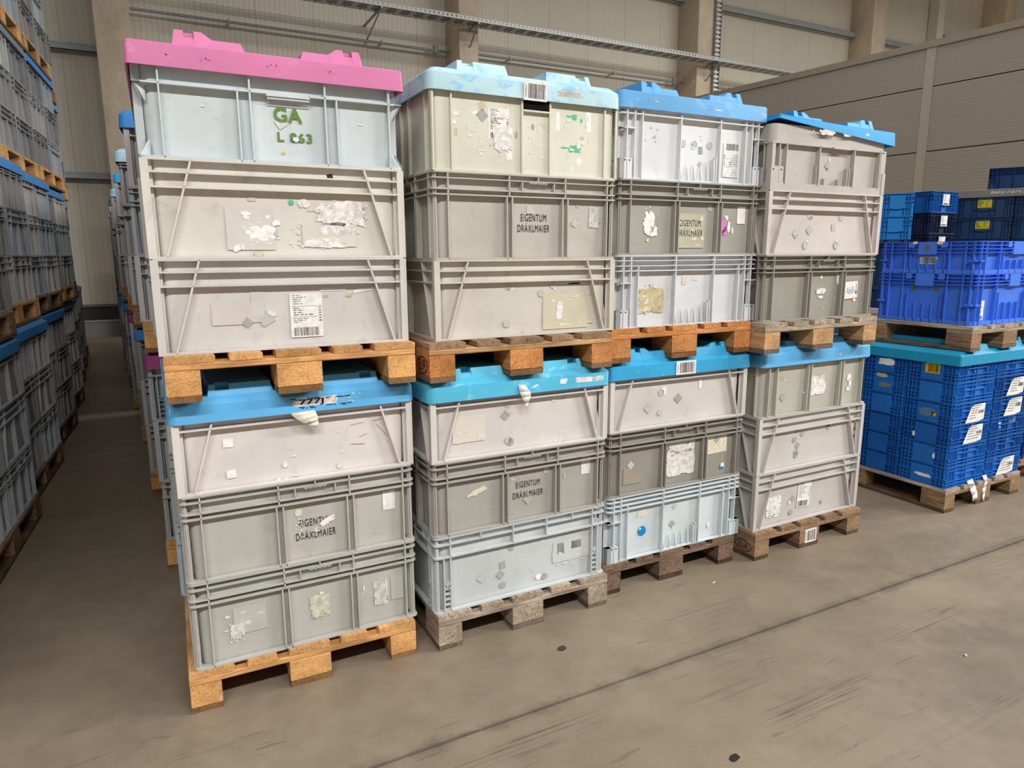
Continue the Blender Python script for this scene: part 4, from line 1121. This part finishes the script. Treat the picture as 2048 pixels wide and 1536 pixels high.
# column three, upper
m = b3[0]
torn(m, .20, .115, .15, .12, 171, BEIGE, .2, 8, .95); shreds(m, .20, .115, .15, .13, 172, CREAM, 9); torn(m, .385, .20, .035, .05, 173, CREAM, .3, 2); torn(m, .445, .205, .045, .022, 174, CREAM, .3, 2); shreds(m, .56, .15, .05, .02, 175, WHITE, 3)
m = b3[1]
torn(m, .175, .135, .075, .125, 181, WHITE, .5, 6, .2); torn(m, .20, .10, .05, .05, 182, WHITE, .4, 2)
patch(m, .405, .105, .165, .150, flat('taped_olive', (190, 186, 164), .3, .5)); owner(m, .405, .138, .095, .116, .142, .028); shreds(m, .405, .115, .15, .10, 183, FOIL, 8); shreds(m, .42, .04, .15, .03, 184, CREAM, 5)
PINKP = paper((232, 132, 208))
mbx = MB(); flatpoly([(-.032, .012), (-.010, .040), (.012, .046), (.020, .0), (.026, -.030), (-.004, -.036), (-.030, -.020)], 0, mbx); stick(m, 'pink_sticker', mbx.mesh('pink', PINKP, False), .598, .122, F)
stick(m, 'pink_sticker_text', me_text('PRF', .036, .018, INK, (), .03), .606, .108, F-.0008, -.9); stick(m, 'pink_sticker_text', me_text('QM  SPERRE', .046, .006, INK), .584, .145, F-.0008, -.95)
torn(m, .615, .165, .026, .026, 185, WHITE, .5, 1); torn(m, .632, .125, .022, .060, 186, WHITE, .5, 1); torn(m, .655, .108, .014, .036, 187, WHITE, .3, 0, 0); white(m, .705, .178, .050, .078); dots(m, [(.515, .205)], .015, SILVER)
m = b3[2]
stick(m, 'shipping_label', me_shiplabel(.095, .148, 191, True), .625, .106, F-.0002); dots(m, [(.345, .160), (.41, .160), (.495, .160)], .0155, SILVER); dots(m, [(.445, .080)], .010, SILVER); white(m, .445, .138, .02, .030, .15, flat('grey_sticker', (178, 178, 177), .4, .4)); torn(m, .405, .146, .03, .014, 192, WHITE, .4, 1, 0); shreds(m, .44, .185, .03, .03, 193, SILVER, 4); shreds(m, .175, .185, .07, .06, 194, SILVER, 7); torn(m, .545, .085, .012, .014, 195, WHITE, .4, 0)
for q, (px, w, h) in enumerate(((.085, .02, .02), (.195, .04, .03), (.29, .025, .02), (.42, .03, .02), (.52, .12, .024), (.59, .03, .03), (.74, .06, .036))): rim(U3, 'torn_label', me_shreds(w, h, 200+q, WHITE, 5), px, .034 if q % 2 else .028)
# column four, lower
m = a4[0]
torn(m, .165, .105, .115, .115, 211, paper((240, 238, 234), 1), .22, 4, .8); torn(m, .185, .048, .04, .012, 212, WHITE, .4, 1); stick(m, 'shipping_label', me_shiplabel(.098, .155, 213), .39, .140, F-.0003, .06); dias(m, [(.305, .118)], .032, flat('grey_sticker', (168, 168, 166), .4, .4)); dots(m, [(.298, .045)], .0155, flat('grey_sticker', (168, 168, 166), .4, .4)); torn(m, .285, .105, .03, .03, 214, CREAM, .4, 1); white(m, .535, .062, .018, .022, .4, flat('grey_sticker', (168, 168, 166), .4, .4))
m = a4[1]
G_ = flat('grey_sticker', (168, 168, 166), .4, .4)
dots(m, [(.300, .195), (.285, .145), (.305, .062), (.535, .200), (.54, .182)], .0155, G_); dias(m, [(.340, .172), (.312, .112), (.305, .078)], .026, G_); shreds(m, .20, .02, .05, .012, 221, WHITE, 3)
m = a4[2]
torn(m, .425, .130, .140, .120, 231, WTORN, .3, 7, .9); torn(m, .675, .150, .045, .045, 232, WHITE, .45, 2); torn(m, .685, .115, .024, .07, 233, WHITE, .45, 3); torn(m, .675, .09, .04, .03, 234, WHITE, .45, 2); shreds(m, .185, .165, .05, .04, 235, WHITE, 4); dias(m, [(.175, .090)], .032); white(m, .60, .135, .02, .008, .5, flat('dark_smear', (130, 128, 120), .6)); dots(m, [(.325, .10)], .006, WHITE)
rim(L4, 'round_sticker', me_dot(.012, SILVER), .56, .026)
# column four, upper
m = b4[0]
stick(m, 'handwritten_sign', me_rect(.104, .094, paper((238, 236, 230)), .05), .645, .135, F); RF = flat('red_marker', (196, 70, 74), .6)
for w, h, dx, dz in ((.104, .003, 0, .0455), (.104, .003, 0, -.0455), (.003, .094, -.0505, 0), (.003, .094, .0505, 0)): stick(m, 'red_border', me_rect(w, h, RF), .645+dx-.05*dz, .135+dz+.05*dx, F-.0007, -.05)
BLUEM = flat('blue_marker', (24, 104, 140), .6)
stick(m, 'handwriting', me_text('A6iB', .060, .036, BLUEM, (), -.012, .25), .633, .132, F-.0008, -.08)
for q in (((.0, .030), (.004, -.022)), ((.004, -.022), (-.008, -.006)), ((.004, -.022), (.014, -.004))):
    (xa, za), (xb, zb) = q; L_ = math.hypot(xb-xa, zb-za); stick(m, 'handwriting', me_rect(L_, .0030, BLUEM, math.atan2(zb-za, xb-xa)), .680+(xa+xb)/2, .135+(za+zb)/2, F-.0008)
dots(m, [(.675, .085)], .011, WHITE); torn(m, .415, .205, .022, .02, 241, CREAM, .3, 1); torn(m, .42, .135, .08, .034, 242, WTORN, .4, 3); torn(m, .42, .105, .045, .016, 243, WHITE, .5, 1, 0); torn(m, .54, .195, .026, .07, 244, WHITE, .35, 0, 0); dots(m, [(.53, .232)], .018, SILVER); shreds(m, .47, .225, .06, .014, 245, CREAM, 4); shreds(m, .45, .05, .10, .012, 246, PALE, 4)
m = b4[1]
dots(m, [(.305, .185), (.525, .182), (.285, .045), (.505, .045)], .018, SILVER); dias(m, [(.215, .100), (.305, .117)], .034, SILVER); white(m, .475, .135, .028, .034, .25, SILVER); torn(m, .31, .175, .025, .02, 251, WHITE, .4, 0, 0); torn(m, .222, .09, .02, .02, 252, WHITE, .4, 0, 0); torn(m, .505, .062, .012, .03, 253, WHITE, .3, 0, 0); torn(m, .295, .062, .014, .02, 254, WHITE, .3, 0, 0)
m = b4[2]
torn(m, .408, .155, .014, .018, 261, WHITE, .4, 1, 0); dias(m, [(.398, .125)], .030, flat('clear_square', (184, 178, 172), .3, .5)); torn(m, .398, .112, .014, .01, 262, SILVER, .4, 0)
for q, (px, w, h, s_) in enumerate(((.315, .13, .032, 271), (.455, .065, .026, 272), (.60, .04, .034, 273), (.225, .012, .006, 274))): rim(U4, 'torn_label', me_torn(w, h, s_, paper((240, 236, 228), 1), .45, 4, .3), px, .032)
# ------------------------------------------------------------------ rows behind, along the dark aisle
GREYS = [(150, 147, 145), (160, 157, 154), (176, 172, 170), (142, 142, 142), (168, 172, 176), (190, 187, 184)]
LIDS = {'blue': worn((52, 132, 196), (80, 156, 206), (50, 60, 66), .3, .15), 'cyan': BLUE2, 'plum': PLUM, 'pale': WORNB, 'white': worn((190, 194, 190), (160, 170, 176), (90, 92, 94), .5, .3), 'grey': worn((120, 128, 134), (90, 100, 108), (60, 60, 60), .4, .3), 'teal': CYAN}
KINDS_ = ['diag', 'panel', 'diag', 'diag', 'panel', 'ladder', 'diag', 'plain3']
ORD = ['first', 'second', 'third', 'fourth', 'fifth', 'sixth', 'seventh', 'eighth']
LAY = ['bottom', 'middle', 'top']
def tiers(x, y, yaw, who, rng, spec, z0=0.0, tname=('lower', 'upper', 'third', 'fourth'), shift=None, hue=None):
    z = z0
    for ti, (lidc, layers, pk) in enumerate(spec):
        tn = tname[ti]; dx = shift[ti] if shift else 0.0
        X = x+dx
        pallet(pk, X+.004, y-.02, z, yaw, '%s wooden pallet of the %s tier, %s' % ({'orange': 'orange', 'tan': 'tan', 'rust': 'reddish', 'brown': 'brown', 'dark': 'dark', 'grey': 'grey'}[pk], tn, who), None, None, pk == 'orange')
        z += .1445
        for k in range(layers):
            for half, off in (('front', 0.0), ('rear', .604)):
                kind = rng.choice(KINDS_); c = rng.choice(GREYS)
                j = rng.uniform(-.006, .006)
                crate(kind, c, .304, X-sin(yaw)*off+j+.0025, y+cos(yaw)*off, z, yaw,
                      'grey crate, %s layer of %s tier, %s half, %s' % (LAY[k], tn, half, who), None, .6, .795, .45)
            z += .305
        if lidc:
            z -= .052
            lid(LIDS[lidc], X-.010, y-.010, z, yaw, '%s lid closing the %s tier, %s' % (lidc, tn, who))
            z += .0825
YR = -.054
for i, (x, y, spec) in enumerate((
        (-.105, 1.27, (('plum', 3, 'orange'), ('blue', 3, 'orange'))),
        (-.176, 2.57, (('blue', 3, 'orange'), ('pale', 3, 'brown'))),
        (-.242, 3.95, (('plum', 3, 'tan'), ('cyan', 3, 'rust'))),
        (-.334, 5.44, (('blue', 3, 'tan'), ('pale', 3, 'brown'))),
        (-.410, 6.82, (('cyan', 3, 'brown'), ('grey', 3, 'tan'))),
        (-.480, 8.20, (('blue', 3, 'brown'), ('white', 3, 'brown'))),
        (-.555, 9.60, (('blue', 3, 'brown'), ('white', 3, 'brown'))))):
    tiers(x+.03, y, YR, '%s stack behind pink-lidded column' % ORD[i], random.Random(300+i), spec)
# across the aisle: right face of each stack
for i, (xr, y, spec, sh) in enumerate((
        (-.800, 1.29, (('blue', 3, 'brown'), ('grey', 3, 'brown')), None),
        (-.808, 2.58, (('blue', 3, 'brown'), ('blue', 3, 'orange')), (0, -.03)),
        (-.822, 3.90, (('blue', 3, 'dark'), ('blue', 3, 'brown'), ('grey', 3, 'orange'), (None, 1, 'orange')), (0, 0, -.06, -.06)),
        (-.860, 5.17, (('grey', 3, 'brown'), ('blue', 3, 'orange'), ('blue', 3, 'orange'), (None, 2, 'tan')), (0, .03, .05, .05)),
        (-.945, 6.50, (('teal', 3, 'brown'), ('grey', 3, 'brown'), ('cyan', 3, 'orange'), (None, 2, 'brown')), (0, .02, .04, .04)),
        (-1.02, 7.86, (('blue', 3, 'brown'),), None),
        (-1.10, 9.22, (('blue', 3, 'brown'),), None))):
    tiers(xr-.8, y, YR, '%s stack across the aisle' % ORD[i], random.Random(400+i), spec, shift=sh)
tiers(-1.62, -.06, YR, 'stack across the aisle nearest the corridor', random.Random(499), (('blue', 3, 'brown'), ('grey', 3, 'tan')))
# second rank behind the other three front columns (they only darken the gaps)
for X, y in ((.785, 1.28), (1.635, 1.28), (2.495, 1.28), (.70, 2.66), (.62, 4.04), (.54, 5.42), (.46, 6.80)):
    z = 0
    for t_ in range(2):
        q = pallet('brown', X, y, z, YR, 'brown pallet in the second rank behind the front columns', 'second rank pallets'); z += .1445
        for k in range(3):
            crate('panel', GREYS[1], .304, X+.0025, y, z, YR, 'grey crate in the second rank behind the front columns', 'second rank crates', 1.2); z += .305
        if t_ == 0:
            z -= .052; lid(BLUE, X-.01, y-.01, z, YR, 'blue lid in the second rank behind the front columns', 'second rank lids'); z += .0825

# ------------------------------------------------------------------ blue crates to the right
pallet('brown', 4.062, -.105, 0, 0, 'weathered pallet on the floor under the blue lattice totes', topkind='grey')
BL = [(18, 92, 172), (22, 104, 188), (16, 84, 160), (28, 112, 198), (20, 96, 180), (30, 108, 194)]
KH = .1285
KL = {}
LAYN = ['lowest', 'second lowest', 'third lowest', 'third highest', 'second highest', 'highest']
for c, (dx, dy, nm) in enumerate(((0, 0, 'corner column facing the grey crates'), (.402, 0, 'column with four white labels beside the corner'), (0, .302, 'rear column on the shaded side'))):
    for k in range(6):
        rng = random.Random(500+c*10+k)
        KL[(c, k)] = crate('klt', BL[rng.randrange(6)], KH-.0005, 4.070+dx, -.090+dy, .1445+k*KH, 0,
            'blue lattice tote, %s in the %s' % (LAYN[k], nm) if c != 1 else 'blue lattice tote, %s in column right of the corner' % LAYN[k], None, .298, .398, .25, True, 'lattice_tote')
lid(BLUE2 if False else worn((20, 148, 190), (60, 172, 205), (50, 70, 76), .25, .08), 4.059, -.105, .890, 0, 'turquoise lid covering the blue lattice totes', r=.010, prof='A')
pallet('grey', 4.125, -.110, .9715, 0, 'weathered pallet carrying two bright blue crates on the turquoise lid', blockkind='brown')
BB = (70, 124, 232)
B1 = crate('bluebig', BB, .296, 4.150, -.085, 1.1165, 0, 'bright blue crate with a white label standing on the upper pallet', None, .6, .795, .15)
B2 = crate('bluebig', BB, .186, 4.147, -.085, 1.413, 0, 'shallow bright blue crate on top with a barcode sticker', None, .6, .795, .15)
# labels
def sl(p, face, name, me, x, z, d, Dd): 
    return stick(p, name, me, x, z, d, 0.0, face, Dd)
def biglabel(seed, tornleft=True):
    rng = random.Random(seed); mb = MB()
    pts = [(-.105, -.058), (.02, -.056+rng.uniform(-.004, .004)), (.082, -.048), (.086, .05), (.05, .052), (-.035, .048), (-.055, .040), (-.08, -.01)]
    flatpoly(pts, 0, mb)
    for zz_ in (.040, .026, .012, -.002, -.018, -.034):
        lines(mb, -.055+abs(min(0, zz_))*-.4, .078, zz_-.006, zz_+.006, 1, rng, 1, .004)
    bars(mb, .02, .075, -.008, .012, rng)
    return mb.mesh('label', [paper((236, 234, 230)), INK], False)
for (c, k), sd in (((0, 3), 1), ((0, 2), 2), ((1, 4), 3), ((1, 3), 4), ((1, 0), 5)):
    sl(KL[(c, k)], 'front', 'shipping_label', biglabel(600+sd), .235, .062, -.0006, None)
def wb(c, k, x, z, w, h, seed): sl(KL[(c, k)], 'front', 'torn_label', me_torn(w, h, seed, WHITE, .45, 3, .3), x, z, .0136, None)
wb(0, 5, .20, .055, .06, .018, 611); wb(1, 4, .22, .115, .02, .02, 612); wb(1, 2, .13, .075, .04, .05, 613); wb(1, 2, .29, .10, .05, .03, 614); wb(1, 1, .22, .095, .10, .012, 615); wb(0, 2, .24, .118, .05, .018, 616); wb(1, 0, .12, .118, .09, .018, 617)
sl(KL[(1, 2)], 'front', 'pen_scrawl', me_text('ans', .05, .022, WHITE), .27, .075, .0136, None)
def ws(c, k, x, z, w, h, mat, seed=None):
    me = me_torn(w, h, seed, mat, .45, 3, .5) if seed else me_rect(w, h, mat)
    sl(KL[(c, k)], 'left', 'torn_label' if seed else 'yellow_label', me, .149+(x-.315)*.75, z, -.0012, .298)
YEL = paper((222, 180, 30))
mbx = me_barcode(.085, .062, 620, (222, 180, 30), False)
sl(KL[(0, 5)], 'left', 'yellow_label', mbx, .150, .072, -.0012, .298)
ws(0, 3, .31, .06, .12, .06, flat('film_on_blue', (96, 124, 150), .3, .5), 621); ws(0, 3, .365, .055, .035, .03, YEL, 622); ws(0, 0, .33, .055, .12, .024, WHITE, 623); ws(0, 1, .40, .06, .016, .04, WHITE, 624); ws(0, 2, .22, .04, .018, .04, WHITE, 625); ws(2, 5, .33, .07, .13, .05, WHITE, 626); ws(2, 4, .33, .05, .10, .04, paper((120, 126, 120)), 627); ws(2, 4, .30, .11, .09, .03, BEIGE, 628)
sl(B2, 'left', 'barcode_label', me_barcode(.11, .045, 629, (206, 204, 198), False), .30, .075, T-.001, .6)
BRN = flat('brown_sticker', (112, 104, 84), .5)
sl(B2, 'left', 'round_sticker', me_dot(.017, BRN), .30, .150, -.002, .6); sl(B1, 'left', 'round_sticker', me_dot(.017, BRN), .22, .205, T-.001, .6); sl(B1, 'left', 'round_sticker', me_dot(.017, BRN), .37, .205, T-.001, .6)
sl(B2, 'left', 'paper_scrap', me_torn(.035, .02, 630, PGLUE, .3, 0), .225, .180, -.004, .6); sl(B2, 'left', 'paper_scrap', me_torn(.04, .022, 631, PGLUE, .3, 0), .375, .178, -.004, .6)
stick(B1, 'shipping_label', me_shiplabel(.060, .115, 632), .115, .085, T-.001); stick(B1, 'torn_label', me_torn(.04, .035, 633, WHITE, .3, 0, 0), .26, .155, T-.001); stick(B1, 'round_sticker', me_dot(.014, SILVER), .25, .150, T-.0008); stick(B2, 'red_spot', me_torn(.016, .03, 634, flat('red_paint', (214, 60, 70), .5), .3, 0, 0), .10, .09, T-.001)
hang(KL[(0, 0)], 'hanging_paper', [((.255, -.004, .02), (.315, -.004, .025)), ((.27, -.020, -.03), (.335, -.014, -.02)), ((.295, -.026, -.075), (.355, -.018, -.06)), ((.31, -.024, -.115), (.372, -.018, -.10))], WHITE, (-.04, 0, 0))
hang(KL[(0, 0)], 'hanging_paper', [((.395, -.004, .03), (.44, -.004, .03)), ((.405, -.020, -.01), (.45, -.010, .0)), ((.395, -.014, -.05), (.425, -.020, -.04)), ((.395, -.02, -.09), (.43, -.016, -.08)), ((.405, -.02, -.13), (.425, -.018, -.135))], WHITE, (-.02, 0, 0))
# next stack to the right, cut by the frame
pallet('brown', 4.93, .02, 0, 0, 'pallet on the floor at the frame edge beside the blue lattice totes')
crate('bluebig', (18, 60, 130), .19, 4.935, .03, .1445, 0, 'dark blue crate at the frame edge, lower of two', None, .6, .795, .2)
C_ = crate('bluebig', (18, 60, 130), .19, 4.935, .03, .335, 0, 'dark blue crate at the frame edge, upper of two', None, .6, .795, .2)
# piles further back
pallet('brown', 6.26, 2.52, 0, -pi/2, 'pallet hidden under the light and dark blue totes', 'hidden rear supports')
DK = (18, 52, 96)
YP = -.87
xp_, yp_ = 6.3-.28*cos(YP), 1.72-.28*sin(YP)
for k in range(2):
    crate('bluebig', DK, .755, xp_, yp_, .1445+k*.7555, YP, 'dark blue bin hidden behind the bright blue crates', 'hidden rear bins', .38, .28)
    crate('bluebig', DK, .682, 6.905, 1.96, .1445+k*.6827, 0, 'dark blue bin hidden behind the bright blue crates', 'hidden rear bins', .5, .55)
LB = (14, 128, 205)
crate('kltfront', LB, .208, xp_, yp_, 1.656, YP, 'light blue tote with a handle plate, lower of two left of the labelled totes', None, .38, .28, .1, True, 'handled_tote')
crate('kltfront', LB, .208, xp_, yp_, 1.866, YP, 'light blue tote with a handle plate, upper of two left of the labelled totes', None, .38, .28, .1, True, 'handled_tote')
for k, (c, nm) in enumerate((((26, 40, 72), 'lowest'), ((26, 40, 72), 'middle'), ((18, 100, 176), 'topmost'))):
    q = crate('kltfront', c, .206, 6.935, 1.95, 1.512+k*.208, 0, '%s tote with a white label, %s of the three behind the bright blue crate' % ('blue' if k == 2 else 'navy', nm), None, .55, .45, .1, True, 'handled_tote')
    stick(q, 'white_label', me_shiplabel(.105, .105, 640+k), .225, .125, -.0034)
YB = -1.08
e_ = Vector((cos(YB), sin(YB), 0)); d_ = Vector((-sin(YB), cos(YB), 0)); Q_ = Vector((8.6, 2.2, 0))
def atq(s, dd, z): v = Q_+e_*s+d_*dd; return v.x, v.y, z
v = atq(.74, .82, 0)
x_, y_, _ = atq(-.44, .82, 0)
pallet('brown', x_, y_, 0, YB-pi/2, 'pallet hidden under the totes with yellow labels', 'hidden rear supports')
for s_ in (-.42, .14):
    for k in range(2):
        x_, y_, z_ = atq(s_, 0.0, .1445+k*.655)
        crate('bluebig', DK, .6545, x_, y_, z_, YB, 'dark blue bin hidden behind the bright blue crates', 'hidden rear bins', .8, .55)
NB = (16, 58, 104)
def ylabel(seed):
    rng = random.Random(seed); mb = MB(); flatpoly(rectpts(.135, .085), 0, mb)
    lines(mb, -.06, .0, -.035, .035, 4, rng, 1, .008); lines(mb, .01, .06, -.03, .035, 5, rng, 1, .004)
    return mb.mesh('label', [paper((206, 192, 40)), INK], False)
for ci, (s_, nm) in enumerate(((-.42, 'with yellow label under the grey lettered lid'), (.14, 'right of the yellow labels at the frame edge'))):
    for k in range(3):
        x_, y_, z_ = atq(s_, 0.0, 1.455+k*.236)
        q = crate('kltfront', NB, .235, x_, y_, z_, YB, 'dark blue tote %s, %s of three' % (nm, ('lowest', 'middle', 'topmost')[k]), None, .75, .55, .1, True, 'handled_tote')
        if ci == 0: stick(q, 'yellow_label', ylabel(650+k), .275, .150, -.0034)
x_, y_, _ = atq(-1.04, .0, 0)
for k in range(2): crate('bluebig', DK, .65, x_, y_, .0+k*.651, YB, 'dark blue bin hidden behind the bright blue crates', 'hidden rear bins', .75, .55)
for k in range(4):
    x_, y_, z_ = atq(-1.04, .0, 1.303+k*.21)
    crate('kltfront', NB, .209, x_, y_, z_, YB, 'dark blue tote between labelled totes and yellow-labelled totes, %s of four' % ('lowest', 'second', 'third', 'topmost')[k], None, .75, .55, .1, True, 'handled_tote')
x_, y_, z_ = atq(-.445, -.012, 2.150)
GL = worn((126, 124, 120), (140, 138, 134), (80, 80, 78), .3, .1)
gl = lid(GL, x_, y_, z_, YB, 'grey pallet lid with white lettering on the rear blue totes', None, 1.20, .80, prof=None, r=.012, flatdeck=True)
gl.scale = (1, 1, 1.3)
stick(gl, 'white_lettering', me_text('BMW GROUP 31', .40, .036, paper((236, 234, 230)), (), .0, .12), .545, .030, .0012)
x_, y_, z_ = atq(-.14, .10, 2.2390)
crate('cells', (14, 62, 118), .235, x_, y_, z_, YB, 'dark blue crate standing alone on the grey lettered lid', None, .4, .60, .1)

# ------------------------------------------------------------------ litter on the floor
def scrap(name, label, cat, x, y, w, h, t, mat, rot, seed):
    rng = random.Random(seed); mb = MB()
    mb.prism([(p[0], p[1], .0003) for p in blob(w, h, rng, 12, .3)], (0, 0, t))
    o = add(name, mb.mesh(name, mat, False), None, (x, y, 0), (0, 0, rot)); tag(o, label, cat); return o
CHIP = flat('wood_chip', (206, 184, 146), .8, .1)
scrap('paper_scrap', 'tiny white paper strip on the floor below the dark pallet', 'scrap', 2.229, -.122, .028, .006, .0015, WHITE, .3, 1)
scrap('wood_chip', 'pale wood chip on the floor beyond the joint', 'wood chip', 2.657, -1.031, .018, .010, .005, CHIP, .5, 2)
scrap('black_scrap', 'flat black scrap on the floor near the bottom of the frame', 'scrap', 1.459, -1.019, .05, .028, .001, flat('black_rubber', (52, 50, 48), .8, .1), .2, 3)
scrap('dark_crumb', 'dark crumb on the floor before the weathered pallet', 'scrap', 1.30, -.26, .04, .03, .004, flat('brown_crumb', (78, 66, 56), .9, .1), .2, 4)
scrap('splinter', 'splinter of wood lying beside the dark pallet', 'splinter', 2.50, .06, .03, .014, .012, CHIP, .9, 5)
